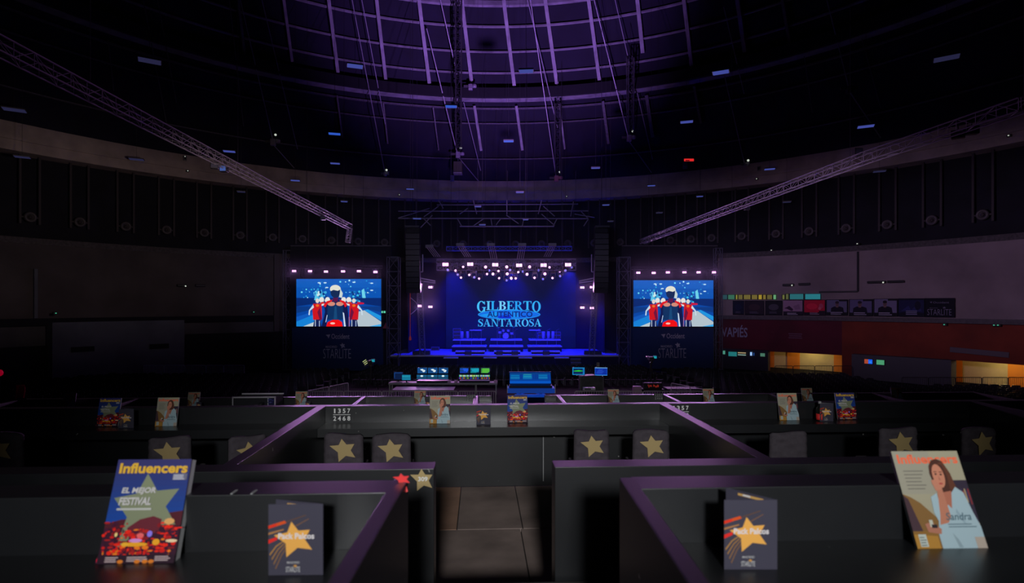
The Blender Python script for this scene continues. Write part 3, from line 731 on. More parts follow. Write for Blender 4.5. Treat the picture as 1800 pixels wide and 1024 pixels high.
for k, lb, px, py, dd in (('b', 'blue magazine on the middle-row counter beside a small gold star leaflet', 188, 746, -0.19), ('w', 'white magazine on the middle-row counter, second from the left', 291, 748, -0.16), ('w', 'white magazine on the centre box counter', 773, 745.5, 0.0),
                      ('b', 'blue magazine on the centre box counter, right of the leaflet', 910, 743, 0.03), ('w', 'white magazine on the middle-row counter right of the centre box', 1388, 739.5, 0.13), ('b', 'dark blue magazine right of the red-labelled bottle', 1490, 737, 0.16)):
    row_item(magazine(k, lb, px, py, 5.8, 12), px, 5.86)
for px, lb, k in ((137, 'small white magazine on the lower row, first from the left', 'w'), (346, 'small white magazine on the lower row, second from the left', 'w'), (530, 'small white magazine standing right of the aluminium-edged case', 'w'), (737, 'small white magazine in front of the lighting desks', 'w'),
              (1083, 'small white magazine below the grey flight case', 'w'), (1257, 'small white magazine at the right end of the slanted barrier', 'w'), (1440, 'small white magazine directly above the bottle', 'w'), (1609, 'small white magazine on the lower row, rightmost', 'w')):
    x = (px - 890) / 1000 * 10.3
    t = magazine(k, lb, px, 535, 10.3, 12); t.location = (x, 10.42 + 0.0454 * x, CC + 0.001)
# folded leaflets
def leaflet(label, px, py, d, k=1.0, rz=0.0, op=32):
    t = thing('leaflet', label, 'leaflet', P(px, py, d), rz); w, h = 0.143 * k, 0.187 * k
    MB().box(-w / 2, w / 2, 0, 0.0008, 0, h).build('front_sheet', mat('dark_card', ink(56, 54, 66), 0.4), t)
    art_child('print', LEAF, w, h, t, -0.0006)
    M = Matrix.Translation((w / 2, 0.0008, 0)) @ Matrix.Rotation(-math.radians(op), 4, 'Z')
    b = MB().box(-w, 0, 0, 0.0008, 0, h, M).build('back_sheet', MATS['dark_card'], t)
    a = Art(w * 0.5, h * 0.035, 0.0004, M @ Matrix.Translation((-w * 0.5, -0.001, h * 0.93))); a.rect(0, 0, 1, 1, ink(180, 140, 80)); a.rect(0.2, 0.2, 0.5, 0.9, ink(190, 190, 190))
    a.mb.build('gold_line', PRINT, b)
    return t
leaflet('dark Pack Palcos leaflet with gold star on the near left counter', 520, 1010, 1.502, 1.0, 0.02, 15)
leaflet('dark Pack Palcos leaflet with gold star on the near right counter', 1319.5, 1000, 1.535, 1.0, 0.0, 47)
for lb, px, py in (('dark star leaflet on the centre box counter between two magazines', 850, 747), ('dark star leaflet on the middle row beside the leftmost blue magazine', 222, 748), ('dark star leaflet beside the red-labelled bottle', 1453, 740)):
    row_item(leaflet(lb, px, py, 5.8, 1.0, 0.0454, 25), px, 5.79)
for px, lb in ((543, 'tiny star leaflet right of the magazine by the aluminium-edged case'), (752, 'tiny star leaflet right of the magazine before the lighting desks'), (357, 'tiny star leaflet on the lower row, leftmost')):
    x = (px - 890) / 1000 * 10.25; t = leaflet(lb, px, 535, 10.2, 0.62, 0.0454, 20); t.location = (x, 10.36 + 0.0454 * x, CC + 0.001)
# bottle
d = (EYE - CB) / 0.204
t = thing('bottle', 'dark bottle with a red label on the middle-row counter', 'bottle', P(1441, 739, d) + Vector((0, 0, 0.001)))
MB().lathe([(0.034, 0), (0.036, 0.01), (0.036, 0.115), (0.030, 0.135), (0.014, 0.16), (0.013, 0.195)], n=16).build('glass', mat('dark_glass', (0.01, 0.012, 0.01), 0.1), t, smooth=True)
MB().lathe([(0.0366, 0.012), (0.0368, 0.03), (0.0366, 0.075)], n=16).build('label_wrap', REDP, t, smooth=True)
MB().lathe([(0.015, 0.18), (0.015, 0.20), (0.012, 0.204)], n=12).build('cap', GREYW, t)

# =================================================================== chairs with star covers in the middle row
def cover_mesh(w, h, seed, fold):
    r = random.Random(seed); nx, nz = 14, 12; mb = MB()
    def front(i, j):
        u = i / nx; v = j / nz; x = (u - 0.5) * w * (1 + 0.03 * (1 - v)); z = v * h
        edge = min(u, 1 - u) * 2; y = -0.018 * min(1, edge * 6) * (1 if v < 0.97 else 0.6)
        y += 0.007 * math.sin(9 * u + 14 * v * fold + seed) * min(1, edge * 4) + 0.004 * math.sin(23 * v - 8 * u + seed * 2)
        z += 0.008 * math.sin(u * 5 + seed) * (v ** 4) - 0.02 * (v ** 6) * max(0, (abs(u - 0.5) * 2 - 0.82) / 0.18) ** 2
        return (x, y, z)
    vs = [front(i, j) for j in range(nz + 1) for i in range(nx + 1)]
    vs += [(p[0] * 0.98, 0.035, p[2]) for p in vs]; W_ = nx + 1; K = W_ * (nz + 1); fs = []
    for j in range(nz):
        for i in range(nx):
            a = j * W_ + i; fs.append((a, a + 1, a + 1 + W_, a + W_)); fs.append((K + a, K + a + W_, K + a + 1 + W_, K + a + 1))
    for j in range(nz):
        a = j * W_; fs.append((a, a + W_, K + a + W_, K + a)); a += nx; fs.append((a, K + a, K + a + W_, a + W_))
    for i in range(nx):
        a = nz * W_ + i; fs.append((a, a + 1, K + a + 1, K + a)); a = i; fs.append((a, K + a, K + a + 1, a + 1))
    return mb.add(vs, fs)
def star_chair(label, px, py, d, w, seed, fold=1.0, rz=0.0454, star=True, gold=GOLD, stz=0.0):
    top = P(px, py, d); z0 = EYE - 1.9; h = top.z - z0
    t = thing('chair', label, 'chair', (top.x, d, z0), rz, 'covered chairs in the middle row' if star else None)
    ch = 0.30
    M = Matrix.Translation((0, 0, h - ch))
    c = cover_mesh(w, ch, seed, fold); c.v = [tuple(M @ Vector(p)) for p in c.v]
    b = c.build('backrest', CHAIRF, t, smooth=True)
    if star: star_mesh(MB(), w * 0.62, w * 0.60, Matrix.Translation((0.01, -0.027, h - 0.135 + stz)), 0, 0.003).build('star_print', gold, b)
    MB().box(-w / 2 + 0.01, w / 2 - 0.01, 0.03, 0.34, 0.425, 0.45).build('seat', CHAIRF, t, bevel=0.01)
    for sx in (-1, 1):
        MB().path([(sx * (w / 2 - 0.015), 0.02, h - 0.02), (sx * (w / 2 - 0.012), 0.03, 0.43), (sx * (w / 2 - 0.01), -0.03, 0.001)], 0.011, 6).build('leg', DARKSTEEL, t)
        MB().path([(sx * (w / 2 - 0.02), 0.30, 0.43), (sx * (w / 2 - 0.01), 0.36, 0.001)], 0.011, 6).build('leg', DARKSTEEL, t)
    return t
star_chair('star-covered chair in the centre box, first from the left', 604, 762.5, 5.0, 0.335, 1, 1.3, 0.06)
star_chair('star-covered chair in the centre box, second from the left', 688, 763, 5.02, 0.335, 5, 0.6, 0.03)
star_chair('star-covered chair in the centre box, third from the left', 1040, 756, 5.08, 0.315, 8, 1.5, 0.08)
star_chair('star-covered chair in the centre box, rightmost beside the slanted partition', 1144.5, 756, 5.1, 0.325, 12, 0.5, 0.03)
star_chair('star-covered chair directly behind the near blue magazine', 298, 768, 4.86, 0.34, 16, 0.8, 0.1)
star_chair('turned star-covered chair left of the left centre partition', 436, 766, 4.9, 0.31, 20, 1.0, 0.75)
star_chair('star-covered chair cut off by the left picture edge', 0, 761, 4.75, 0.36, 24, 1.0, 0.0)
star_chair('star-covered chair behind the near right magazine, left of the two', 1580, 752, 5.15, 0.36, 28, 0.8, 0.1)
star_chair('star-covered chair furthest right', 1722, 752, 5.2, 0.36, 31, 0.9, 0.2)
star_chair('plain dark chair without a star, right of the slanted partition', 1386, 759, 5.12, 0.33, 35, 0.9, 0.0, False)

# =================================================================== lower-row case, red jacket
t = thing('flight_case', 'dark case with bright aluminium edges on the lower row', 'case', P(451, 704, 10.0)); t.location.z = CC + 0.001; t.rotation_euler.z = 0.0454; t.location.y = 10.08 + 0.0454 * t.location.x + 0.02
hh = EYE - 0.162 * 9.9 - CC
MB().box(-0.34, 0.36, 0, 0.4, 0.0, hh - 0.02).build('body', CLOTH, t)
e = MB()
for z in (hh - 0.02,):
    e.box(-0.37, 0.37, -0.012, 0.012, z, z + 0.022); e.box(-0.37, 0.37, 0.39, 0.412, z, z + 0.022)
for x in (-0.37, 0.235, 0.35): e.box(x, x + 0.018, -0.012, 0.012, 0, hh)
e.build('edge_trim', ALU, t)
a = Art(0.1, 0.16, 0.002, Matrix.Translation((0.30, -0.014, hh - 0.19)))
rr = random.Random(4)
a.rect(0, 0, 1, 1, ink(22, 24, 60))
for i in range(26): a.ell(rr.random(), rr.random(), 0.10, 0.05, rr.choice([ink(60, 60, 130), ink(30, 30, 90), ink(90, 90, 150)]), 6)
a.mb.build('patterned_end', PRINT, t)
JX = P(36, 664, 31.0)
jk = MB()
rows = []
for j in range(7):
    v = j / 6; z = 1.62 - 0.95 * v; wj = 0.34 - 0.1 * abs(v - 0.3); yv = -0.02 - 0.10 * math.sin(v * 3)
    rows.append([(wj * (i / 6 - 0.5) * 2 * 0.6 + 0.03 * math.sin(i + j), yv + 0.04 * math.sin(i * 1.7 + j), z) for i in range(7)])
vs = [p for r in rows for p in r]; vs += [(x, y + 0.05, z) for x, y, z in vs]; fs = []
for j in range(6):
    for i in range(6):
        q = j * 7 + i; fs.append((q, q + 7, q + 8, q + 1)); fs.append((49 + q, 49 + q + 1, 49 + q + 8, 49 + q + 7))
for i in range(6): fs += [(i, i + 1, 50 + i, 49 + i), (42 + i, 91 + i, 92 + i, 43 + i), (i * 7, 49 + i * 7, 56 + i * 7, 7 + i * 7), (i * 7 + 6, i * 7 + 13, 62 + i * 7, 55 + i * 7)]
jk.add(vs, fs)
t = thing('jacket_stand', 'red jacket hanging on a thin stand at the far left', 'jacket', (JX.x, JX.y, 0), 0.5)
jk.build('jacket', mat('red_cloth', (0.85, 0.02, 0.07), 0.8), t, smooth=True)
MB().path([(0, 0, 0), (0, 0, 1.66)], 0.02, 6).box(-0.25, 0.25, -0.25, 0.25, 0, 0.02).build('stand', DARKSTEEL, t)
t = thing('red_lamp', 'red light at the left picture edge above the barriers', 'lamp', (P(0, 650, 30.3).x, 30.3, 0))
MB().path([(0, 0, 0), (0, 0, 2.2)], 0.02, 6).box(-0.2, 0.2, -0.2, 0.2, 0, 0.02).build('stand', DARKSTEEL, t)
MB().lathe([(0.05, 2.2), (0.13, 2.28), (0.15, 2.38), (0.1, 2.5), (0.02, 2.54)], n=12).build('globe', mat('red_globe', (0.6, 0.02, 0.05), 0.4, emit=lin(120, 0, 25), es=1.0), t, smooth=True)

# =================================================================== crowd barriers
def barrier(label, p0, p1, h=1.1, sp=0.13, m=MIDSTEEL, group=None, feet=True, r=0.022):
    p0 = Vector((p0[0], p0[1], 0)); p1 = Vector((p1[0], p1[1], 0)); L = (p1 - p0).length
    t = thing('crowd_barrier', label, 'barrier', p0, math.atan2(p1.y - p0.y, p1.x - p0.x), group)
    MB().path([(0.02, 0, 0.02), (0.02, 0, h - 0.06), (0.08, 0, h), (L - 0.08, 0, h), (L - 0.02, 0, h - 0.06), (L - 0.02, 0, 0.02)], r, 6).tube((0.02, 0, 0.2), (L - 0.02, 0, 0.2), r, 6).build('frame', m, t)
    b = MB(); n = int(L / sp)
    for i in range(1, n): b.tube((L * i / n, 0, 0.2), (L * i / n, 0, h), 0.009, 4)
    b.build('bars', m, t)
    if feet:
        for x in (0.25, L - 0.25): MB().path([(x, -0.3, 0.015), (x, 0, 0.19), (x, 0.3, 0.015)], 0.018, 4).build('foot', m, t)
    return t
BARM = mat('barrier_steel', (0.80, 0.74, 0.78), 0.5, 0.1)
def run(labels, pts, group, m=BARM, **k):
    for i, (a, b) in enumerate(zip(pts, pts[1:])): barrier(labels % ORD[i], a, b, m=m, group=group, **k)
y0 = 32.2
run('steel barrier behind the lower row left of the gap, %s from the left', [(P(x, 0, y0).x, y0) for x in (537, 604, 671, 738, 805, 872)], 'barriers behind the mixing area, left run')
run('steel barrier behind the lower row right of the gap, %s from the left', [(P(x, 0, y0).x, y0) for x in (1010, 1070, 1130, 1190, 1250)], 'barriers behind the mixing area, right run')
run('steel barrier slanting towards the stage on the left, %s from the near end', [(-11.3, 32.3), (-10.6, 34.0), (-9.9, 35.7)], 'slanted barriers, left')
run('steel barrier slanting towards the stage on the right, %s from the near end', [(11.6, 32.3), (11.0, 34.0), (10.3, 35.6)], 'slanted barriers, right')
run('steel barrier far left by the annex, %s from the left', [(P(x, 0, 44 - x * 0.004).x, 44 - x * 0.004) for x in (-8, 26)], 'barriers by the left wall')
run('steel barrier along the left annex wall, %s from the left', [(P(x, 0, 44).x, 44) for x in (38, 54, 78, 102, 126, 151)], 'barriers along the annex')
bl = mat('bluish_barrier', (0.7, 0.75, 0.98), 0.5, 0.1)
run('pale barrier panel in front of the left drape, %s from the left', [(P(x, 0, 46).x, 46) for x in (208, 248, 288, 325, 362, 393, 430)], 'barriers before the left drape', m=bl, sp=0.10)
run('black barrier before the yellow lit doorway, %s from the left', [(P(x, 0, 45.5).x, 45.5) for x in (1362, 1394, 1432, 1464, 1498)], 'barriers before the near doorway', m=DARKSTEEL)
run('black barrier before the far orange doorway, %s from the left', [(P(x, 0, 38.3).x, 38.3) for x in (1585, 1632, 1680, 1726, 1772, 1818)], 'barriers before the far doorway', m=DARKSTEEL)

# =================================================================== mixing area (front of house)
def led_mat(rgb, k=1.0): return mat('led_%d_%d_%d' % rgb, (0.01, 0.01, 0.02), 0.4, emit=lin(*rgb), es=k)
dT = 38.0
def X(px, d=dT): return (px - 890) / 1000 * d
def Z(py, d=dT): return EYE - (py - 535) / 1000 * d
# long desk carrying the lighting consoles
zt = Z(672.5)
t = thing('control_desk', 'long grey desk carrying two lighting consoles', 'desk', (X(777), dT, 0))
xl, xr = X(683) - X(777), X(874) - X(777)
MB().box(xl, xr, -0.10, 0.9, zt - 0.12, zt).build('desk_top', mat('desk_grey', (0.55, 0.52, 0.54), 0.6), t, bevel=0.01)
for x in (xl + 0.08, X(836) - X(777), xr - 0.08):
    for y in (0.0, 0.8): MB().box(x - 0.04, x + 0.04, y - 0.04, y + 0.04, 0, zt - 0.12).build('leg', MATS['desk_grey'], t)
# lower plank table lit pink, nearer
zl = Z(682, 36.2)
t = thing('plank_table', 'low pink-lit plank table in front of the long desk', 'table', (X(745, 36.2), 36.2, 0))
MB().box(-1.9, 1.95, -0.75, 0.75, zl - 0.05, zl).build('table_top', mat('plank', (0.16, 0.12, 0.16), 0.35), t, bevel=0.01)
for x in (-1.8, 1.8):
    for y in (-0.65, 0.65): MB().box(x - 0.03, x + 0.03, y - 0.03, y + 0.03, 0, zl - 0.05).build('leg', DARKSTEEL, t)
# consoles with two rows of screens
def screen_art(w, h, M, kind, seed):
    a = Art(w, h, 0.001, M); r = random.Random(seed)
    if kind == 'fish':
        a.rect(0, 0, 1, 1, lin(18, 78, 138)); a.rect(0.03, 0.05, 0.97, 0.95, lin(16, 70, 128))
        a.poly([(0.28, 0.72), (0.55, 0.80), (0.66, 0.62), (0.80, 0.60), (0.82, 0.38), (0.68, 0.20), (0.5, 0.30), (0.58, 0.46), (0.40, 0.52)], lin(225, 240, 245))
        a.rect(0.60, 0.42, 0.70, 0.5, lin(40, 100, 150))
    elif kind == 'strip':
        a.rect(0, 0, 1, 1, lin(10, 40, 70)); a.rect(0, 0.45, 1, 0.95, lin(24, 90, 130)); a.ell(0.5, 0.7, 0.14, 0.2, lin(215, 240, 245), 10); a.rect(0, 0.1, 1, 0.22, lin(40, 120, 160))
    elif kind == 'eq':
        a.rect(0, 0, 1, 1, lin(8, 34, 70))
        c0 = [(24, 70, 180), (20, 130, 150), (70, 150, 50)][seed % 3]
        for i in range(7): a.rect(0.03, 0.06 + i * 0.13, 0.6 + 0.35 * r.random(), 0.15 + i * 0.13, lin(*[min(255, int(q * r.uniform(0.7, 1.25))) for q in c0]))
        for i in range(5): a.rect(r.uniform(0.05, 0.8), r.uniform(0.1, 0.8), r.uniform(0.82, 0.97), r.uniform(0.82, 0.9), lin(*[min(255, int(q * 1.2)) for q in c0]))
    else:
        a.rect(0, 0, 1, 1, lin(8, 30, 40))
        for i in range(12): a.rect(i / 12, 0.55, i / 12 + 0.06, 0.95, lin(*r.choice([(60, 190, 160), (150, 200, 60), (120, 170, 230), (200, 220, 200)])))
        for i in range(10): a.rect(i / 10, 0.05, i / 10 + 0.06, 0.40, lin(*r.choice([(70, 60, 220), (220, 80, 20), (40, 60, 60), (120, 160, 60), (30, 60, 110)])))
    return a
def console(label, pxs, kind, seed):
    x0, x1 = X(pxs[0]), X(pxs[-1]); cx = (x0 + x1) / 2
    t = thing('lighting_console', label, 'lighting console', (cx, dT + 0.1, zt + 0.002)); w = x1 - x0
    MB().prism([(0, 0), (0.75, 0), (0.75, 0.12), (0.05, 0.10)], w, Matrix(((0, 1, 0, -w / 2), (1, 0, 0, 0), (0, 0, 1, 0), (0, 0, 0, 1)))).build('desk_body', BLACK, t)
    for i in range(3):
        a, b = X(pxs[2 * i]) - cx, X(pxs[2 * i + 1]) - cx; wi = b - a
        z0, z1 = Z(657.3) - zt, Z(647.5) - zt
        o = MB().box(a - 0.02, b + 0.02, 0.40, 0.45, z0 - 0.02, z1 + 0.02).build('monitor', BLACK, t)
        screen_art(wi, z1 - z0, Matrix.Translation(((a + b) / 2, 0.396, z0)), kind[0], seed + i).mb.build('screen', LED, o)
        z0, z1 = Z(667) - zt, Z(659.2) - zt
        o = MB().box(a - 0.03, b + 0.03, 0.22, 0.27, z0 - 0.01, z1 + 0.01).build('strip_monitor', BLACK, t)
        screen_art(wi + 0.04, z1 - z0, Matrix.Translation(((a + b) / 2, 0.216, z0)), kind[1], seed + 7 + i).mb.build('strip_screen', LED, o)
    return t
console('left lighting console with three identical blue screens', (731.8, 748.6, 750.5, 767.5, 769.5, 786.3), ('fish', 'strip'), 1)
console('right lighting console with blue, teal and green screens', (807, 823.5, 825.8, 842, 844.5, 860.5), ('eq', 'mix'), 3)
def monitor(label, px0, px1, py0, py1, d, cols, zb, art=None, tilt=0.0, rz=0.0):
    x0, x1 = X(px0, d), X(px1, d); z0, z1 = Z(py1, d), Z(py0, d)
    t = thing('monitor', label, 'monitor', ((x0 + x1) / 2, d, zb), rz); w = x1 - x0; h = z1 - z0
    MB().box(-w / 2, w / 2, 0, 0.05, z0 - zb, z1 - zb).build('casing', BLACK, t, bevel=0.008)
    a = Art(w * 0.94, h * 0.92, 0.004, Matrix.Translation((0, -0.003, z0 - zb + h * 0.04))); art(a); a.mb.build('screen', LED, t)
    MB().box(-0.04, 0.04, 0.05, 0.10, 0.0, z0 - zb + h * 0.4).box(-0.16, 0.16, -0.03, 0.16, 0, 0.02).build('stand', DARKSTEEL, t)
    return t
def art_small(a):
    a.rect(0, 0, 1, 1, lin(14, 92, 128))
    for i in range(6): a.rect(0.06 + 0.15 * i, 0.45, 0.16 + 0.15 * i, 0.9, lin(30, 150, 175))
    a.rect(0.05, 0.1, 0.95, 0.3, lin(24, 130, 165))
monitor('small teal monitor at the left end of the long desk', 706, 722.5, 657.8, 668, dT + 0.1, None, zt + 0.002, art_small)
def art_dim(a): a.rect(0, 0, 1, 1, lin(8, 26, 62)); a.rect(0.05, 0.85, 0.95, 0.95, lin(20, 60, 120)); a.rect(0.02, 0.2, 0.1, 0.9, lin(20, 60, 120))
monitor('dim blue monitor behind the small teal one', 692, 709, 653, 667, dT + 0.6, None, zt + 0.002, art_dim)
# chairs-and-clutter on the desk: mugs / intercom
for i, px in enumerate((789, 801, 871)):
    t = thing('intercom_unit', 'small pink-lit intercom unit on the long desk, %s from the left' % ORD[i], 'intercom', (X(px), dT + 0.05, zt + 0.002))
    MB().prism([(0, 0), (0.3, 0), (0.3, 0.16), (0.05, 0.05)], 0.22, Matrix(((0, 1, 0, -0.11), (1, 0, 0, 0), (0, 0, 1, 0), (0, 0, 0, 1)))).build('body', mat('pink_lit_plastic', (0.55, 0.42, 0.5), 0.4), t, bevel=0.01)  # pink stage light put into the plastic's colour
    MB().path([(0.06, 0.2, 0.1), (0.06, 0.2, 0.42), (0.02, 0.12, 0.46)], 0.012, 5).build('microphone', DARKSTEEL, t)
# blue audio console in the middle
dA = 36.5
cxA = X(932.5, dA)
t = thing('audio_console', 'large blue-lit audio console on a wheeled case in the middle', 'audio console', (cxA, dA, 0))
zb, z1 = Z(681, dA), Z(656, dA)
w = X(970, dA) - X(895, dA)
BLU = mat('console_blue_glow', (0.03, 0.10, 0.45), 0.35, emit=lin(6, 44, 120), es=1.0)  # case base and lift frame glow, blue light put into the material
MB().prism([(-0.25, 0), (0.8, 0), (0.8, 0.95), (0.62, 0.95), (0.15, 0.25), (-0.25, 0.16)], w, Matrix(((0, 1, 0, -w / 2), (1, 0, 0, 0), (0, 0, 1, zb), (0, 0, 0, 1)))).build('console_body', mat('console_dark', (0.02, 0.03, 0.08), 0.4), t, bevel=0.02)
Mc = Matrix.Translation((0, 0.13, zb + 0.25)) @ Matrix.Rotation(-math.atan2(0.47, 0.70), 4, 'X')
a = Art(w * 0.97, 0.82, 0.006, Mc); r = random.Random(9)
a.rect(0, 0, 1, 1, lin(6, 62, 150))
a.rect(0, 0.0, 1, 0.22, lin(8, 84, 190)); a.rect(0, 0.80, 1, 0.86, lin(14, 70, 120)); a.rect(0, 0.90, 1, 1, lin(4, 44, 110))
for u0, u1 in ((0.02, 0.24), (0.32, 0.54), (0.70, 0.92)):
    a.rect(u0, 0.34, u1, 0.76, lin(8, 92, 160)); a.rect(u0, 0.46, u1, 0.49, lin(40, 150, 200)); a.rect(u0 + 0.01, 0.62, u1 - 0.01, 0.70, lin(10, 108, 170))
a.rect(0.33, 0.54, 0.53, 0.60, lin(30, 150, 170)); a.rect(0.335, 0.72, 0.53, 0.755, lin(60, 170, 160))
for u in (0.26, 0.29, 0.57, 0.61, 0.64, 0.67): a.rect(u, 0.3, u + 0.015, 0.78, lin(10, 50, 130))
a.mb.build('control_surface', LED, t)
for k in range(4): MB().box(-w / 2 + w * (0.03 + 0.245 * k), -w / 2 + w * (0.03 + 0.245 * k + 0.19), 0.60, 0.64, z1 - 0.03, z1 + 0.01).build('lamp_bar', mat('warm_lamp', (0.7, 0.6, 0.6), 0.4, emit=lin(190, 160, 175), es=1.0), t)
MB().box(-w / 2 - 0.10, w / 2 + 0.18, -0.35, 0.85, zb - 0.30, zb - 0.003).build('case_base', BLU, t, bevel=0.02)
e = MB()
for x in (-w / 2 - 0.12, w / 2 + 0.18):
    e.box(x - 0.02, x + 0.02, -0.37, -0.34, zb - 0.3, zb + 0.25); 
e.build('corner_trim', ALU, t)
s = MB()
for sx in (-1, 1): s.tube((sx * 0.9, -0.2, zb - 0.32), (sx * 0.1, -0.2, 0.12), 0.03, 6).tube((sx * 0.1, 0.4, zb - 0.32), (sx * 0.9, 0.4, 0.12), 0.03, 6)
s.box(-1.0, 1.0, -0.3, 0.6, 0.10, 0.16); s.build('lift_frame', BLU, t)
for sx in (-0.9, 0.9):
    for y in (-0.2, 0.5): MB().lathe([(0.02, -0.03), (0.06, -0.03), (0.06, 0.03), (0.02, 0.03)], n=12, M=Matrix.Translation((sx, y, 0.06)) @ Matrix.Rotation(PI / 2, 4, 'Y')).build('wheel', BLACK, t)
# right side: two monitors, grey domed case, display desk, plank
dR = 37.0
case_z = Z(659.5, dR)
t = thing('flight_case', 'grey domed flight case under the two right-hand monitors', 'case', (X(1040, dR), dR, 0))
w = X(1060, dR) - X(1020, dR)
pr = [(-w / 2, 0.12), (w / 2, 0.12), (w / 2, case_z - 0.16), (w / 2 - 0.12, case_z - 0.05), (0.1, case_z), (-w / 2 + 0.15, case_z - 0.05), (-w / 2, case_z - 0.14)]
MB().prism(pr, 0.9).build('body', mat('case_grey', (0.09, 0.09, 0.09), 0.6, noise=0.3, nscale=3), t, bevel=0.03)
for sx in (-1, 1): MB().box(sx * w / 2 - 0.05, sx * w / 2 + 0.05, -0.05, 0.02, 0.0, case_z - 0.05).build('corner_post', MIDSTEEL, t, bevel=0.01)
for sx in (-0.5, 0.5): MB().lathe([(0.02, -0.03), (0.06, -0.03), (0.06, 0.03), (0.02, 0.03)], n=12, M=Matrix.Translation((sx, 0.4, 0.06)) @ Matrix.Rotation(PI / 2, 4, 'Y')).build('wheel', BLACK, t)
def art_osc(a):
    a.rect(0, 0, 1, 1, lin(20, 130, 190)); a.rect(0.07, 0.1, 0.86, 0.88, lin(6, 40, 88)); a.poly([(0.1, 0.55), (0.5, 0.66), (0.85, 0.56), (0.85, 0.5), (0.5, 0.45), (0.1, 0.48)], lin(40, 190, 40)); a.rect(0.9, 0.1, 0.98, 0.9, lin(10, 90, 170))
def art_blue(a):
    a.rect(0, 0, 1, 1, lin(16, 80, 190)); a.rect(0.04, 0.10, 0.96, 0.90, lin(8, 44, 150)); a.rect(0, 0.93, 1, 1, lin(120, 180, 225)); a.rect(0, 0, 1, 0.06, lin(60, 150, 220))
    for i in range(5): a.rect(0.1 + 0.05 * i, 0.25 + 0.12 * i, 0.6 + 0.06 * (i % 3), 0.30 + 0.12 * i, lin(40, 80, 200))
monitor('teal-edged monitor with a green waveform, left of the two on the grey case', 1005.6, 1028.3, 645, 659, dR + 0.2, None, case_z - 0.04, art_osc)
monitor('blue monitor right of the green waveform one', 1045, 1068, 645, 660, dR + 0.25, None, case_z - 0.1, art_blue, rz=-0.12)
t = thing('paper_note', 'small beige card standing above the blue monitor', 'card', (X(1052.5, dR), dR + 0.28, Z(645, dR) + 0.002))
MB().box(-0.09, 0.09, 0, 0.01, 0, 0.28).build('card', mat('beige_card', (0.4, 0.36, 0.3), 0.8), t); MB().box(-0.04, -0.01, -0.004, 0, 0.08, 0.25).build('mark', BLACK, t)
t = thing('rack_unit', 'silver rack unit in front of the grey flight case', 'rack unit', (X(1036, 35.5), 35.5, 0))
zz = Z(685, 35.5); MB().box(-0.4, 0.4, 0, 0.4, 0, zz - 0.02).build('crate', BLACK, t); MB().box(-0.38, 0.38, 0, 0.35, zz - 0.02, zz + 0.14).build('unit', ALU, t, bevel=0.01); MB().box(-0.3, 0.1, -0.01, 0, zz + 0.02, zz + 0.10).build('front_window', DARKSTEEL, t)
t = thing('display_desk', 'dark desk unit with red lettered display', 'desk', (X(1147, 36.0), 36.0, 0))
zz = Z(684, 36.0)
MB().box(-0.62, 0.72, 0, 0.7, zz - 0.06, zz).build('desk_top', BLACK, t); MB().box(-0.55, -0.45, 0.1, 0.6, 0, zz - 0.06).box(0.55, 0.65, 0.1, 0.6, 0, zz - 0.06).build('legs_frame', DARKSTEEL, t)
o = MB().box(-0.55, 0.65, 0.1, 0.35, zz + 0.005, zz + 0.40).build('display_box', BLACK, t, bevel=0.02)
a = Art(0.7, 0.24, 0.004, Matrix.Translation((0.06, 0.096, zz + 0.08))); r = random.Random(2)
for i in range(14): a.rect(0.04 + 0.07 * i, r.uniform(0.05, 0.5), 0.075 + 0.07 * i, r.uniform(0.5, 0.95), lin(150, 40, 30) if i not in (5, 6) else lin(40, 10, 10))
a.mb.build('display', LED, o)
t = thing('pink_case', 'bright pink-lit case left of the red display', 'case', (X(1121, 36.2), 36.2, 0)); MB().box(-0.26, 0.26, 0, 0.4, 0.3, Z(679, 36.2)).box(-0.2, 0.2, 0.02, 0.38, 0, 0.3).build('body', mat('pink_lit_shell', (0.75, 0.45, 0.65), 0.35), t, bevel=0.03); MB().box(-0.14, 0.14, -0.02, 0, 0.9, 0.98).build('handle', DARKSTEEL, t)  # shell coloured pink for the pink light on it
t = thing('plank_table', 'pink-lit low plank right of the red display', 'table', (X(1196, 37.4), 37.4, 0)); zz = Z(681, 37.4)
MB().box(-1.0, 1.1, -0.5, 0.5, zz - 0.05, zz).build('table_top', MATS['plank'], t, bevel=0.01)
for x in (-0.9, 1.0): MB().box(x - 0.03, x + 0.03, -0.4, 0.4, 0, zz - 0.05).build('leg', DARKSTEEL, t)
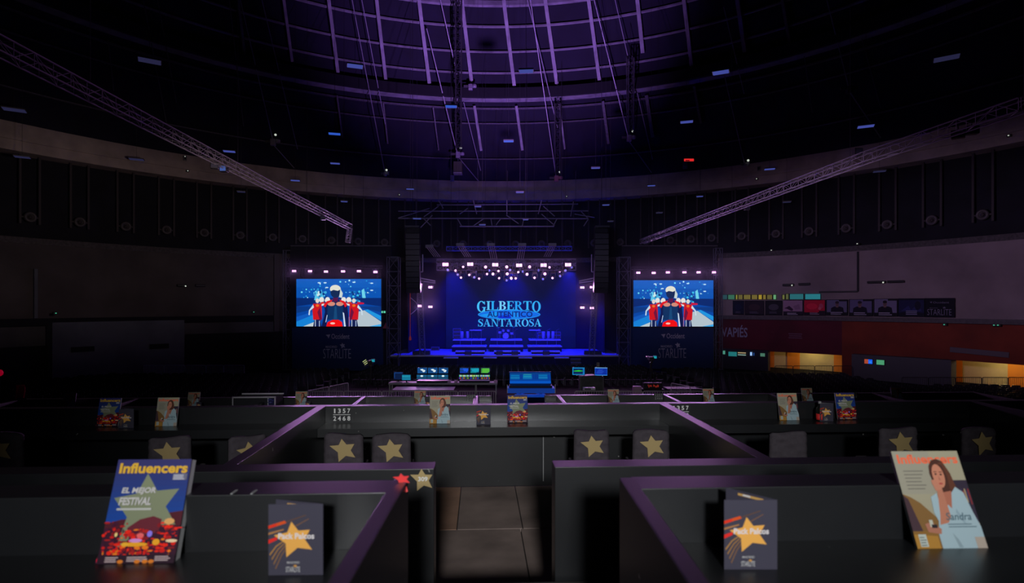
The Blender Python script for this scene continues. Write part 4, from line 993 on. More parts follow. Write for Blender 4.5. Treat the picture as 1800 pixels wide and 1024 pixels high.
# broadcast cameras on pedestals
def tv_camera(label, px, py, d, flip, stripes):
    zc = Z(py, d); t = thing('broadcast_camera', label, 'camera', (X(px, d), d, 0)); f = flip
    MB().box(-0.16, 0.16, -0.35, 0.35, zc - 0.12, zc + 0.14).build('body', DARKSTEEL, t, bevel=0.03)
    MB().lathe([(0.10, 0), (0.12, 0.05), (0.12, 0.45), (0.15, 0.5), (0.15, 0.6)], n=14, M=Matrix.Translation((0, 0.33, zc)) @ Matrix.Rotation(-PI / 2, 4, 'X')).build('lens', BLACK, t)
    v = MB().box(f * 0.22 - 0.14, f * 0.22 + 0.14, -0.30, -0.2, zc + 0.02, zc + 0.24).build('viewfinder', BLACK, t)
    a = Art(0.24, 0.18, 0.004, Matrix.Translation((f * 0.22, -0.304, zc + 0.04))); a.rect(0, 0, 1, 1, lin(20, 130, 160)); a.rect(0.1, 0.2, 0.6, 0.7, lin(40, 165, 150)); a.mb.build('screen', LED, v)
    MB().path([(0, -0.3, zc - 0.1), (f * -0.3, -0.75, zc - 0.25)], 0.02, 6).build('pan_bar', STEEL, t)
    MB().lathe([(0.16, zc - 0.3), (0.13, zc - 0.12)], n=12).build('head', DARKSTEEL, t)
    MB().tube((0, 0, 0.5), (0, 0, zc - 0.3), 0.06, 8).build('column', DARKSTEEL, t)
    for k in range(3):
        an = 2 * PI * k / 3 + 0.4; MB().path([(0, 0, zc - 0.5), (0.5 * math.cos(an), 0.5 * math.sin(an), 0.05), (0.55 * math.cos(an), 0.55 * math.sin(an), 0.0)], 0.03, 6).build('leg', DARKSTEEL, t)
    if stripes:
        s = MB()
        for k in range(3): s.box(-0.44, -0.16, -0.32, -0.30, zc - 0.12 + 0.12 * k, zc - 0.07 + 0.12 * k, Matrix.Translation((-0.3, 0, zc)) @ Matrix.Rotation(-0.6, 4, 'Y') @ Matrix.Translation((0.3, 0, -zc)))
        s.build('tally_stripes', mat('tally', (0.6, 0.6, 0.4), 0.5, emit=lin(165, 175, 120), es=1.0), t)
tv_camera('broadcast camera on a pedestal left of the mixing area, with white stripes', 652, 636, 40.0, 1, True)
tv_camera('broadcast camera on a pedestal right of the mixing area', 1144, 630, 40.0, 1, False)

# =================================================================== floor chairs
CM = mat('floor_chair', (0.035, 0.035, 0.045), 0.25); CMF = mat('chair_frame', (0.30, 0.30, 0.36), 0.35, 0.6)
def chair_mb():
    mb = MB()
    mb.box(-0.22, 0.22, -0.20, 0.22, 0.42, 0.46)
    n = 5
    for i in range(n):
        a0, a1 = -0.22 + 0.44 * i / n, -0.22 + 0.44 * (i + 1) / n
        y0, y1 = -0.24 - 0.03 * math.cos(PI * (i / n - 0.5)), -0.24 - 0.03 * math.cos(PI * ((i + 1) / n - 0.5))
        z0 = 0.55; t0 = 0.86 + 0.03 * math.cos(PI * (i / n - 0.5)); t1 = 0.86 + 0.03 * math.cos(PI * ((i + 1) / n - 0.5))
        mb.add([(a0, y0, z0), (a1, y1, z0), (a1, y1 - 0.04, t1), (a0, y0 - 0.04, t0), (a0, y0 + 0.03, z0), (a1, y1 + 0.03, z0), (a1, y1 - 0.01, t1), (a0, y0 - 0.01, t0)],
               [(0, 1, 2, 3), (7, 6, 5, 4), (3, 2, 6, 7), (1, 0, 4, 5), (0, 3, 7, 4), (2, 1, 5, 6)])
    for sx in (-1, 1):
        mb.tube((sx * 0.21, 0.19, 0.42), (sx * 0.23, 0.24, 0), 0.014, 4); mb.tube((sx * 0.21, -0.22, 0.88), (sx * 0.23, -0.2, 0), 0.014, 4)
    return mb
CH = chair_mb(); NFR = 4 * 6
def frame_faces(me):
    me.materials.append(CMF); n = len(CH.f)
    for p in me.polygons: p.material_index = 1 if p.index % n >= n - NFR else 0
    return me
CHM = frame_faces(CH.mesh('chair', CM))
spots = []
def block(name, ang, ox, oy, test, sx=0.56, sy=0.95):
    c, s = math.cos(ang), math.sin(ang)
    for i in range(-70, 71):
        for j in range(-45, 46):
            x = ox + i * sx * c - j * sy * s; y = oy + i * sx * s + j * sy * c
            if not test(x, y): continue
            px = 890 + x / y * 1000; pt = 535 + (EYE - 0.9) / y * 1000
            if -30 < px < 1830: spots.append((x, y, ang, name))
def inside(x, y, R=37.3): return math.hypot(x - CX, y - CY) < R
hw = lambda y: 12.4 - 0.0 * y
block('left', math.radians(20), -16, 38, lambda x, y: 31.5 < y < 46.5 and x < -(hw(y) + 0.3) and inside(x, y) and not (y > 43.2 and x < -0.385 * y))
block('right', math.radians(-20), 17, 38, lambda x, y: 31.5 < y < (43.2 if x > 17 else 47) and x > hw(y) + 0.4 and inside(x, y) and not (y > 44.5 and x > 19) and not (y > 37.2 and x > 25.5))
block('centre', 0, 0.1, 44, lambda x, y: 42 < y < 49 and abs(x) < 11.6)
def vis_key(sp): return math.hypot(sp[0], sp[1]) + (0 if 535 + (EYE - 0.9) / sp[1] * 1000 < 700 else 3)
spots.sort(key=vis_key)
first = None; rest = MB()
bl_names = {'left': 'black chair in the seating block left of the mixing area', 'right': 'black chair in the seating block right of the mixing area', 'centre': 'black chair in the rows between mixing area and stage'}
for k, (x, y, a, nm) in enumerate(spots):
    if k < 300:
        if first is None: first = o = bpy.data.objects.new('floor_chair', CHM)
        else: o = first.copy()
        COL.objects.link(o); o.location = (x, y, 0); o.rotation_euler = (0, 0, a + R_.uniform(-0.05, 0.05))
        tag(o, bl_names[nm], 'chair', 'floor chairs, %s block' % nm)
    else:
        M = Matrix.Translation((x, y, 0)) @ Matrix.Rotation(a + R_.uniform(-0.05, 0.05), 4, 'Z'); rest.add([M @ Vector(p) for p in CH.v], CH.f)
_r = rest.build('floor_chair_rows', CM); frame_faces(_r.data)
tag(_r, 'mass of black chairs filling the arena floor towards the stage', 'chairs', None, 'stuff')

# =================================================================== stage
dS = 51.0; zs = Z(624, dS)
STG = mat('stage_deck', (0.50, 0.50, 0.52), 0.5, noise=0.15, nscale=1.0)
struct(MB().box(X(686, dS), X(1091, dS), dS, 58.4, zs - 0.12, zs).build('floor_stage', STG))
struct(MB().box(X(690, dS), X(1087, dS), dS + 0.05, dS + 0.12, 0, zs - 0.12).build('trim_stage_skirt', CLOTH))
for px0, px1 in ((780, 805), (850, 873), (912, 935), (975, 1000)):
    t = thing('stage_apron_step', 'narrow blue-lit step on the stage front, %s from the left' % ORD[[780, 850, 912, 975].index(px0)], 'step', (X((px0 + px1) / 2, dS - 0.5), dS - 0.4, 0)); wv = X(px1, dS) - X(px0, dS)
    MB().box(-wv / 2, wv / 2, -0.25, 0.25, zs - 0.24, zs - 0.16).build('tread', STG, t); MB().box(-wv / 2 + 0.05, wv / 2 - 0.05, -0.1, 0.2, 0, zs - 0.24).build('support', CLOTH, t)
# access stairs at the stage front
t = thing('stage_stairs', 'dark steps with blue-lit edges up to the stage, right of centre', 'stairs', (X(1014, 49.5), 49.5, 0))
for k in range(4): MB().box(-0.45, 0.45, 0.28 * k, 0.28 * k + 0.28, 0.30 * (k), 0.30 * (k + 1)).build('step', mat('step_dark', (0.03, 0.03, 0.04), 0.5), t); MB().box(-0.45, 0.45, 0.28 * k - 0.02, 0.28 * k, 0.30 * (k + 1) - 0.03, 0.30 * (k + 1)).build('step_edge', mat('edge_strip', (0.25, 0.3, 0.4), 0.5), t)
# black drapes at the stage sides
for s, px in ((-1, 726), (1, 1054)):
    x = X(px, 56); mb = MB(); N = 24
    for i in range(N):
        a0 = 53.2 + 5.8 * i / N; a1 = 53.2 + 5.8 * (i + 1) / N; xa = x + 0.08 * math.sin(i * 2.4); xb = x + 0.08 * math.sin((i + 1) * 2.4)
        mb.add([(xa, a0, zs), (xb, a1, zs), (xb, a1, Z(440, 56)), (xa, a0, Z(440, 56)), (xa + 0.03, a0, zs), (xb + 0.03, a1, zs), (xb + 0.03, a1, Z(440, 56)), (xa + 0.03, a0, Z(440, 56))], [(0, 1, 2, 3), (7, 6, 5, 4), (3, 2, 6, 7), (0, 4, 5, 1)])
    tag(mb.build('side_drape', CLOTH), 'black drape hanging at the %s side of the stage' % ('left' if s < 0 else 'right'), 'drape')
# main screen with the title
dW = 59.2
t = thing('stage_screen', 'wide navy stage screen showing the glowing blue title lettering', 'screen', (X(898, dW), dW, zs))
sw = X(1012, dW) - X(784, dW); sh = Z(478, dW) - zs
MB().box(-sw / 2, sw / 2, 0.02, 0.25, 0.003, sh).build('casing', BLACK, t)
a = Art(sw, sh, 0.0015, Matrix.Translation((0, 0, 0.003)))
NU = 12
a.rect(0, 0, 1, 1, lin(0, 9, 58)); 
U = lambda px: (px - 784) / (1012 - 784)
y_bot = 535 + (EYE - zs) / dW * 1000
V = lambda py: (y_bot - py) / (y_bot - 478)
a.rect(0, V(528), 1, 1, lin(0, 9, 52)); a.rect(0, 0, 1, V(590), lin(0, 6, 46))
cy = [lin(60, 190, 245), lin(80, 205, 250), lin(35, 160, 240), lin(30, 170, 245)]
serif_word(a, 'GILBERTO', U(838.5), V(544.5), U(950.5), V(529), [lin(70, 195, 250), lin(90, 200, 250), lin(40, 175, 245), lin(120, 210, 250), lin(60, 190, 248), lin(36, 165, 240), lin(50, 180, 245), lin(50, 175, 245)], 0.05, (0, 7))
a.ell(U(895), V(552.5), U(950) - U(895), V(544) - V(552.5), lin(30, 150, 235), 40)
a.ell(U(895), V(552.5), (U(950) - U(895)) * 0.965, (V(544) - V(552.5)) * 0.84, lin(14, 108, 225), 40)
a.poly([(U(843), V(553.5)), (U(860), V(550)), (U(876), V(547)), (U(874), V(558)), (U(858), V(557))], lin(16, 150, 235))
a.poly([(U(898), V(546)), (U(910), V(547)), (U(912), V(558)), (U(898), V(559))], lin(20, 140, 230))
a.poly([(U(874), V(555)), (U(897), V(553)), (U(899), V(559.5)), (U(878), V(559.5))], lin(8, 50, 205))
a.text('AUTENTICO', U(856.5), V(557), U(936), V(547), lin(4, 24, 96), 0.02)
serif_word(a, 'SANTA', U(840), V(573.5), U(902), V(560.5), [lin(55, 180, 245), lin(60, 175, 240)], 0.03)
serif_word(a, 'ROSA', U(904.5), V(573.5), U(952), V(560.5), [lin(60, 165, 240), lin(70, 185, 245)], 0.03)
a.mb.build('picture', LED, t)

# risers in two tiers
def riser(label, px0, px1, d, dep, h, edge_h=0.1):
    w = X(px1, d) - X(px0, d); t = thing('stage_riser', label, 'riser', (X((px0 + px1) / 2, d), d, zs + 0.001))
    MB().box(-w / 2, w / 2, 0, dep, h - 0.1, h).build('deck', STG, t); MB().box(-w / 2 + 0.03, w / 2 - 0.03, 0.03, dep, 0, h - 0.1).build('skirt', CLOTH, t)
    return t
hr = 1.0
for i, (a0, a1) in enumerate(((796, 853), (862, 918), (930, 986))):
    riser('high riser at the back of the stage, %s of three from the left' % ORD[i], a0, a1, 56.6, 2.3, 1.05)
    riser('low riser before the high one, %s of three from the left' % ORD[i], a0 - 2, a1 + 2, 54.6, 1.9, 0.55)
riser('narrow low platform at the front left of the stage', 800, 852, 52.3, 1.0, 0.25); riser('narrow low platform at the front centre of the stage', 868, 915, 52.3, 1.0, 0.25); riser('narrow low platform at the front right of the stage', 934, 985, 52.3, 1.0, 0.25)
zr = zs + 1.052; zl_ = zs + 0.552
STGM = mat('instrument_shell', (0.35, 0.35, 0.42), 0.4)
def keyboard(label, px, d, z):
    t = thing('keyboard_on_stand', label, 'keyboard', (X(px, d), d, z)); MB().box(-0.6, 0.6, -0.15, 0.15, 0.85, 0.96).build('keyboard', STGM, t, bevel=0.01)
    MB().box(-0.55, 0.55, -0.13, 0.0, 0.96, 0.97).build('keys', WHITE, t)
    for s in (-1, 1): MB().path([(s * 0.4, -0.1, 0), (-s * 0.4, 0.1, 0.85)], 0.02, 6).build('leg', DARKSTEEL, t)
def conga(label, px, d, z):
    t = thing('conga', label, 'drum', (X(px, d), d, z)); MB().lathe([(0.13, 0.0), (0.16, 0.3), (0.17, 0.5), (0.14, 0.75)], n=14).build('shell', STGM, t, smooth=True); MB().lathe([(0.145, 0.75), (0.145, 0.78), (0.0, 0.79)], n=14).build('head', WHITE, t)
def micstand(label, px, d, z, h=1.5):
    t = thing('microphone_stand', label, 'microphone stand', (X(px, d), d, z)); MB().tube((0, 0, 0), (0, 0, h), 0.015, 5).tube((0, 0, h), (0.3, -0.2, h + 0.15), 0.012, 5).lathe([(0.14, 0), (0.14, 0.02), (0.02, 0.03)], n=10).build('stand', STEEL, t); MB().tube((0.3, -0.2, h + 0.15), (0.38, -0.26, h + 0.16), 0.03, 8).build('microphone', BLACK, t)
def drumkit(label, px, d, z):
    t = thing('drum_kit', label, 'drum kit', (X(px, d), d, z))
    MB().lathe([(0.3, -0.22), (0.32, -0.2), (0.32, 0.2), (0.3, 0.22)], n=18, M=Matrix.Translation((0, 0, 0.33)) @ Matrix.Rotation(PI / 2, 4, 'X')).build('bass_drum', STGM, t)
    for x, y, zz, rr_ in ((-0.25, 0.05, 0.75, 0.15), (0.25, 0.05, 0.75, 0.15), (0.6, 0.2, 0.45, 0.2), (-0.6, 0.25, 0.55, 0.18)): MB().lathe([(rr_, 0), (rr_, 0.22), (0.0, 0.225)], (x, y, zz), 14).tube((x, y, 0.0), (x, y, zz), 0.02, 5).build('tom_drum', STGM, t)
    for x, y, zz in ((-0.75, 0.1, 1.15), (0.75, 0.1, 1.2), (0.45, 0.5, 1.3)): MB().lathe([(0.22, 0), (0.05, 0.03), (0.0, 0.04)], (x, y, zz), 14).tube((x, y, 0), (x, y, zz), 0.012, 5).build('cymbal', STEEL, t)
def amp(label, px, d, z, n=2):
    t = thing('amplifier_stack', label, 'amplifier', (X(px, d), d, z))
    for k in range(n):
        o = MB().box(-0.4, 0.4, 0, 0.4, 0.02 + 0.36 * k, 0.35 + 0.36 * k).build('cabinet', mat('amp_blue', (0.12, 0.12, 0.25), 0.5), t, bevel=0.02); MB().box(-0.34, 0.34, -0.01, 0, 0.07 + 0.36 * k, 0.31 + 0.36 * k).build('grille', BLACK, o)
keyboard('keyboard on the left high riser', 836, 57.2, zr); keyboard('keyboard on the right high riser', 940, 57.3, zr); drumkit('drum kit on the centre high riser', 889, 57.5, zr)
for i, px in enumerate((812, 822, 955, 964, 972)): conga('conga drum on the %s high riser, number %s from the left' % ('left' if px < 890 else 'right', ORD[i]), px, 57.4, zr)
amp('tall amplifier stack left of the risers', 803, 57.8, zr, 3); amp('amplifier stack on the right high riser', 952, 58.2, zr, 2); amp('low amplifier at the right edge of the right riser', 979, 57.9, zr, 2); amp('small amplifier at the far left of the deck', 765, 56.2, zs, 1)
for i, (px, d, z) in enumerate(((809, 55.2, zl_), (829, 55.2, zl_), (846, 55.2, zl_), (874, 55.2, zl_), (905, 55.2, zl_), (943, 55.2, zl_), (962, 55.2, zl_), (978, 55.2, zl_))): micstand('thin microphone stand on the low risers, %s from the left' % ORD[i], px, d, z)
def wedge(label, px, d, rz=0.0, k=1.0):
    t = thing('floor_monitor', label, 'stage monitor speaker', (X(px, d), d, zs + 0.001), rz); MB().prism([(-0.2, 0), (0.25, 0), (0.25, 0.12), (0.05, 0.38), (-0.2, 0.30)], 0.6 * k, Matrix(((0, 1, 0, -0.3 * k), (1, 0, 0, 0), (0, 0, 1, 0), (0, 0, 0, 1)))).build('cabinet', BLACK, t, bevel=0.02); MB().box(-0.2, 0.2, -0.215, -0.2, 0.05, 0.25).build('grille', DARKSTEEL, t)
for i, (px, d) in enumerate(((741, 51.6), (823, 51.6), (878, 51.6), (905, 51.6), (960, 51.6), (1042, 51.6))): wedge('black floor monitor at the stage front, %s from the left' % ORD[i], px, d, 0, 2.6 if px in (741, 1042) else 1)

# =================================================================== side screens, banners, towers
def frame_picture(a):
    r = random.Random(11); c = lambda *q: lin(*q)
    a.rect(0, 0, 1, 1, c(4, 70, 165)); a.rect(0, 0.55, 1, 1, c(6, 84, 180)); a.rect(0, 0.82, 1, 1, c(8, 92, 190))
    a.poly([(0, 0.42), (0.3, 0.5), (0.7, 0.5), (1, 0.42), (1, 0.6), (0, 0.6)], c(4, 40, 110)); a.poly([(0, 0.28), (0.3, 0.40), (0.7, 0.42), (1, 0.30), (1, 0.42), (0, 0.42)], c(8, 56, 130))
    a.poly([(0, 0), (0.22, 0), (0.22, 0.28), (0, 0.14)], c(20, 130, 215)); a.poly([(0, 0.10), (0.22, 0.26), (0.22, 0.32), (0, 0.2)], c(14, 90, 190))
    a.poly([(0.08, 0), (0.24, 0), (0.22, 0.10)], c(190, 205, 210))
    a.poly([(0.68, 0), (1, 0), (1, 0.10), (0.80, 0.34), (0.70, 0.30)], c(180, 196, 205)); a.poly([(0.80, 0.34), (1, 0.12), (1, 0.22), (0.84, 0.36)], c(30, 150, 225)); a.poly([(0.86, 0), (1, 0), (1, 0.05)], c(60, 170, 235))
    for i in range(70):
        u = r.uniform(0.05, 0.95); v = r.uniform(0.55, 0.97); s = r.uniform(0.003, 0.013)
        a.ell(u, v, s, s * 1.6, r.choice([c(40, 170, 220), c(110, 220, 240), c(200, 240, 245), c(20, 110, 200)]), 6)
    for u, v in ((0.27, 0.92), (0.34, 0.92), (0.68, 0.93), (0.89, 0.91), (0.36, 0.82), (0.89, 0.76)): a.ell(u, v, 0.02, 0.014, c(190, 225, 240), 8)
    for k in range(10): a.poly([(0.21 + 0.008 * k, 0.55), (0.225 + 0.008 * k, 0.55 + 0.22 * r.random() + 0.04), (0.235 + 0.01 * k, 0.58)], c(90, 200, 235))
    for k in range(16): a.ell(r.uniform(0.22, 0.36), r.uniform(0.52, 0.72), 0.015, 0.03, r.choice([c(200, 230, 235), c(60, 170, 220), c(8, 60, 130)]), 7)
    for k in range(16): a.ell(r.uniform(0.62, 0.82), r.uniform(0.52, 0.75), 0.015, 0.025, r.choice([c(60, 190, 230), c(20, 120, 190), c(8, 60, 130)]), 7)
    a.poly([(0.78, 0.60), (0.77, 0.76), (0.80, 0.80), (0.82, 0.60)], c(110, 210, 235))
    # dancers left and right
    def dancer(cx, flip):
        q = lambda u, v: (cx + flip * u, v)
        a.poly([q(-0.05, 0.0), q(-0.02, 0.2), q(0.03, 0.2), q(0.05, 0.0)], c(16, 30, 80))
        a.poly([q(-0.055, 0.15), q(-0.05, 0.42), q(-0.03, 0.48), q(0.05, 0.48), q(0.06, 0.40), q(0.05, 0.14)], c(205, 20, 30))
        a.poly([q(-0.055, 0.15), q(-0.03, 0.12), q(0.0, 0.30), q(-0.03, 0.40)], c(110, 16, 60))
        a.ell(cx, 0.54, 0.022, 0.05, c(225, 215, 210), 10); a.ell(cx, 0.44, 0.02, 0.03, c(235, 110, 30), 8)
        a.poly([q(0.05, 0.46), q(0.10, 0.34), q(0.105, 0.24), q(0.09, 0.24), q(0.085, 0.33), q(0.04, 0.40)], c(200, 220, 235))
        a.poly([q(-0.05, 0.47), q(-0.10, 0.49), q(-0.10, 0.46), q(-0.05, 0.43)], c(220, 225, 225))
        a.rect(cx - 0.028, 0.0, cx - 0.02, 0.14, c(200, 215, 235)); a.rect(cx + 0.02, 0.0, cx + 0.028, 0.12, c(180, 200, 230))
    for cx in (0.30, 0.37, 0.56, 0.62): a.ell(cx, 0.56, 0.03, 0.06, c(228, 228, 225), 9); a.ell(cx + 0.01, 0.48, 0.03, 0.04, c(205, 40, 40), 8)
    dancer(0.25, -1); dancer(0.68, 1)
    a.poly([(0.72, 0.52), (0.80, 0.50), (0.80, 0.47), (0.72, 0.46)], c(200, 20, 60))
    # central dancer seen from behind
    a.poly([(0.30, 0.0), (0.34, 0.30), (0.33, 0.48), (0.38, 0.54), (0.56, 0.54), (0.60, 0.46), (0.63, 0.0), (0.58, 0.0), (0.565, 0.26), (0.55, 0.20), (0.36, 0.20), (0.36, 0.0)], c(12, 22, 74))
    a.poly([(0.365, 0.14), (0.37, 0.42), (0.40, 0.50), (0.53, 0.50), (0.555, 0.40), (0.55, 0.14)], c(10, 48, 96)); a.poly([(0.44, 0.15), (0.455, 0.42), (0.475, 0.42), (0.485, 0.15)], c(20, 72, 120))
    a.ell(0.415, 0.475, 0.045, 0.045, c(212, 140, 120), 12); a.ell(0.515, 0.475, 0.045, 0.045, c(212, 140, 120), 12)
    a.poly([(0.32, 0.44), (0.36, 0.53), (0.43, 0.565), (0.42, 0.525), (0.37, 0.48), (0.345, 0.40)], c(225, 18, 24)); a.poly([(0.51, 0.565), (0.57, 0.53), (0.60, 0.44), (0.575, 0.40), (0.56, 0.48), (0.52, 0.525)], c(225, 18, 24))
    a.poly([(0.44, 0.52), (0.435, 0.66), (0.50, 0.66), (0.49, 0.52)], c(90, 20, 70))
    a.ell(0.465, 0.72, 0.06, 0.12, c(14, 40, 84), 16); a.ell(0.462, 0.79, 0.064, 0.085, c(225, 225, 210), 16); a.poly([(0.405, 0.74), (0.44, 0.77), (0.49, 0.75), (0.525, 0.78), (0.525, 0.70), (0.41, 0.68)], c(14, 40, 84))
    a.poly([(0.52, 0.80), (0.55, 0.70), (0.54, 0.60), (0.505, 0.62), (0.515, 0.70)], c(200, 215, 215))
    a.poly([(0.355, 0.0), (0.37, 0.09), (0.43, 0.14), (0.50, 0.14), (0.54, 0.09), (0.55, 0.0)], c(240, 14, 14)); a.ell(0.43, 0.065, 0.03, 0.022, c(250, 190, 180), 9)
    a.poly([(0.565, 0.0), (0.585, 0.0), (0.565, 0.28), (0.55, 0.30)], c(205, 220, 240)); a.poly([(0.355, 0.10), (0.37, 0.24), (0.362, 0.24), (0.345, 0.08)], c(190, 205, 230)); a.rect(0.62, 0.0, 0.63, 0.2, c(160, 110, 160))
a = Art(1, 1, 0.0004); frame_picture(a); PIC = a.mb.mesh('video_frame', LED)
NAVY = mat('navy_cloth', (0.012, 0.035, 0.13), 0.9); SILV = mat('silver_print', (0.5, 0.5, 0.55), 0.6)
def side_screen(side, px0, px1, py0, py1, d):
    x0, x1 = X(px0, d), X(px1, d); z0, z1 = Z(py1, d), Z(py0, d); cx = (x0 + x1) / 2; w, h = x1 - x0, z1 - z0
    t = thing('video_screen', 'large %s video screen showing red-clad dancers seen from behind' % side, 'video screen', (cx, d, 0), 0.0)
    MB().box(-w / 2 - 0.1, w / 2 + 0.1, 0.02, 0.3, z0 - 0.12, z1 + 0.06).build('casing', BLACK, t)
    art_child('picture', PIC, w, h, t, -0.0, Matrix.Translation((0, 0, z0)))
    for x in (-w / 2 + 0.3, w / 2 - 0.3): MB().truss((x, 0.5, 0), (x, 0.5, z1 + 1.0), 0.3, 0.025, 0.5, up=Vector((0, 1, 0))).build('support_tower', DARKSTEEL, t)
    # scaffold and drape behind
    xl, xr = X(px0 - 17, d) - cx, X(px1 + 14, d) - cx
    b = thing('backdrop_cloth', 'black cloth behind the %s video screen and its lamps' % side, 'drape', (cx, d + 0.9, 0)); MB().box(xl, xr, 0, 0.06, 0, Z(430, d)).build('cloth', CLOTH, b); MB().tube((xl, 0.03, Z(430, d)), (xr, 0.03, Z(430, d)), 0.05, 6).build('top_pipe', MIDSTEEL, b)
    bn = thing('banner', 'navy Occident and Starlite banner under the %s video screen' % side, 'banner', (cx, d + 0.26, 0)); MB().box(-w / 2 - 0.5, w / 2 + 0.1, 0, 0.04, 0.05, z0 - 0.12).build('cloth', NAVY, bn)
    k = d / 1000; f = lambda px, py: Matrix.Translation((X(px, d) - cx, 0, Z(py, d)))
    o = 592 if side == 'left' else 1184; oy = 0 if side == 'left' else -0.8
    lettering('lettering', 'Occident', 32 * k, 9 * k, f(o + 5, 591 + oy), SILV, bn, 0.012)
    MB().add([f(o, 591 + oy) @ Vector(p) for p in ((-21 * k, -0.02, 2.6 * k), (-13 * k, -0.02, 3.4 * k), (-16 * k, -0.02, -4 * k), (-17.5 * k, -0.02, -0.6 * k))], [(0, 1, 2, 3)]).build('bird_emblem', SILV, bn)
    lettering('lettering', 'STARLITE', 49 * k, 17 * k, f(o - 1, 621.5 + oy), SILV, bn, -0.012)
    lettering('lettering', 'MADRID', 20 * k, 4 * k, f(o - 11, 609.5 + oy), SILV, bn, 0.01)
    star_mesh(MB(), 9 * k, 10 * k, f(o + 9, 607.5 + oy), -0.01, 0.01).build('star_emblem', SILV, bn)
    # two scaffold towers beside the screen
    return t
side_screen('left', 521, 670, 490, 573.3, 51.0); side_screen('right', 1113.5, 1254, 492.3, 573.5, 52.4)
def tower(label, px, d, py_top, w=0.9, m=DARKSTEEL):
    z1 = Z(py_top, d); t = thing('scaffold_tower', label, 'tower', (X(px, d), d, 0)); MB().truss((0, 0, 0.05), (0, 0, z1), w, 0.04, 1.2, up=Vector((0, 1, 0))).build('lattice', m, t); MB().box(-w / 2 - 0.1, w / 2 + 0.1, -w / 2 - 0.1, w / 2 + 0.1, 0, 0.05).build('base_plate', m, t); return t
PURP = mat('tower_steel', (0.13, 0.13, 0.17), 0.5, 0.3)
tower('scaffold tower right of the left video screen', 692, 50.6, 452, 1.0, PURP); tower('scaffold tower left of the right video screen', 1096, 51.2, 452, 1.0, PURP); tower('scaffold tower left of the left video screen', 507, 52.5, 440, 0.7, PURP); tower('scaffold tower right of the right video screen', 1262, 52.6, 436, 0.6, PURP)
# loudspeaker line arrays
def line_array(label, px, d, n, sgn):
    z1 = Z(398, d); t = thing('line_array', label, 'loudspeaker', (X(px, d), d, z1)); y = 0; z = -0.1; an = 0
    MB().box(-0.6, 0.6, -0.3, 0.5, -0.1, 0.05).build('fly_frame', DARKSTEEL, t)
    for k in range(n):
        an += 0.004 * k; M = Matrix.Translation((0, y, z)) @ Matrix.Rotation(an, 4, 'X')
        MB().prism([(-0.60, -0.45), (0.60, -0.45), (0.60, 0), (-0.60, 0)], 0.6, M).build('cabinet', BLACK, t, bevel=0.02)
        z -= 0.47 * math.cos(an); y += 0.47 * math.sin(an)
    MB().tube((0, 0.1, 0.05), (0, 0.1, roof_z(X(px, d), d) - z1), 0.02, 5).build('chain', DARKSTEEL, t)
line_array('black line-array loudspeaker hanging left of the stage', 725, 48.5, 12, 1); line_array('black line-array loudspeaker hanging right of the stage', 1058, 48.5, 12, -1)
# thin purple-lit steel frames beside the arrays, cable drapes
PK = mat('pale_steel', (0.42, 0.39, 0.45), 0.45, 0.3)
for side, xs, xi in (('left', 733.5, 743), ('right', 1048.5, 1040)):
    d = 51.4; t = thing('rigging_frame', 'thin pink-lit steel frame inside the %s line array' % side, 'frame', (X(xs, d), d, zs)); q = lambda px, py: Vector((X(px, d) - X(xs, d), 0, Z(py, d) - zs))
    MB().path([q(xs, 430), q(xs, 503)], 0.07, 6).path([q(xi, 447), q(xi, 477.5), q(xs, 477.5)], 0.055, 6).build('upright', PK, t)
    i2 = xi + (22 if side == 'left' else -22); MB().path([q(xs, 487.5), q(i2, 494)], 0.06, 6).path([q(xs, 492.5), q(i2, 497)], 0.05, 6).build('arm', PK, t)
    MB().truss(q(xi - (6 if side == 'left' else -6), 500), Vector((X(xi, d) - X(xs, d), 0, 0.02)), 0.45, 0.035, 0.6, up=Vector((0, 1, 0))).build('leg', PURP, t)
t = thing('cable_loop', 'pale cable looping below the left line array', 'cable', P(722, 548, 50)); MB().path([(0.0 + 0.6 * math.sin(k * 0.35), 0, 0.16 * k - 0.2) for k in range(10)], 0.035, 5).build('cable', PK, t); MB().tube((0, 0, 1.2), (0, 0, roof_z(P(722, 548, 50).x, 50) - P(722, 548, 50).z - 0.1), 0.01, 4).build('suspension_wire', DARKSTEEL, t)
t = thing('red_strap', 'thin orange-red strap hanging left of the stage', 'strap', (X(721, 50.2), 50.2, Z(598, 50.2))); hgt = Z(556, 50.2) - Z(598, 50.2)
MB().tube((0, 0, 0.4), (0, 0, hgt + 6), 0.03, 5).build('strap', mat('orange_strap_glow', (0.8, 0.10, 0.04), 0.6, emit=lin(58, 14, 8), es=1.0), t); MB().lathe([(0.04, 0), (0.12, 0.05), (0.10, 0.25), (0.03, 0.42)], n=10).build('tassel', MATS['orange_strap_glow'], t); MB().tube((0, 0, hgt + 5.9), (0, 0, roof_z(t.location.x, 50.2) - t.location.z - 0.1), 0.01, 4).build('suspension_wire', DARKSTEEL, t)  # strap and tassel given a faint glow, though no lamp
t = thing('exit_sign', 'small green exit sign right of the left video screen', 'sign', P(674, 548, 50.4)); MB().tube((0, 0.05, 0), (0.5, 0.2, 0), 0.03, 5).build('bracket', DARKSTEEL, t); MB().box(-0.22, 0.22, 0, 0.05, -0.12, 0.12).build('housing', DARKSTEEL, t); MB().box(-0.18, -0.04, -0.005, 0, -0.09, 0.09).box(0.02, 0.18, -0.005, 0, -0.09, 0.09).build('lit_symbol', GREENE, t)
t = thing('warning_sign', 'dim red triangle sign below the exit sign', 'sign', P(678, 572, 50.4)); MB().prism([(-0.28, -0.25), (0.28, -0.25), (0.0, 0.28)], 0.03).build('panel', mat('dim_red', (0.35, 0.05, 0.08), 0.6), t)

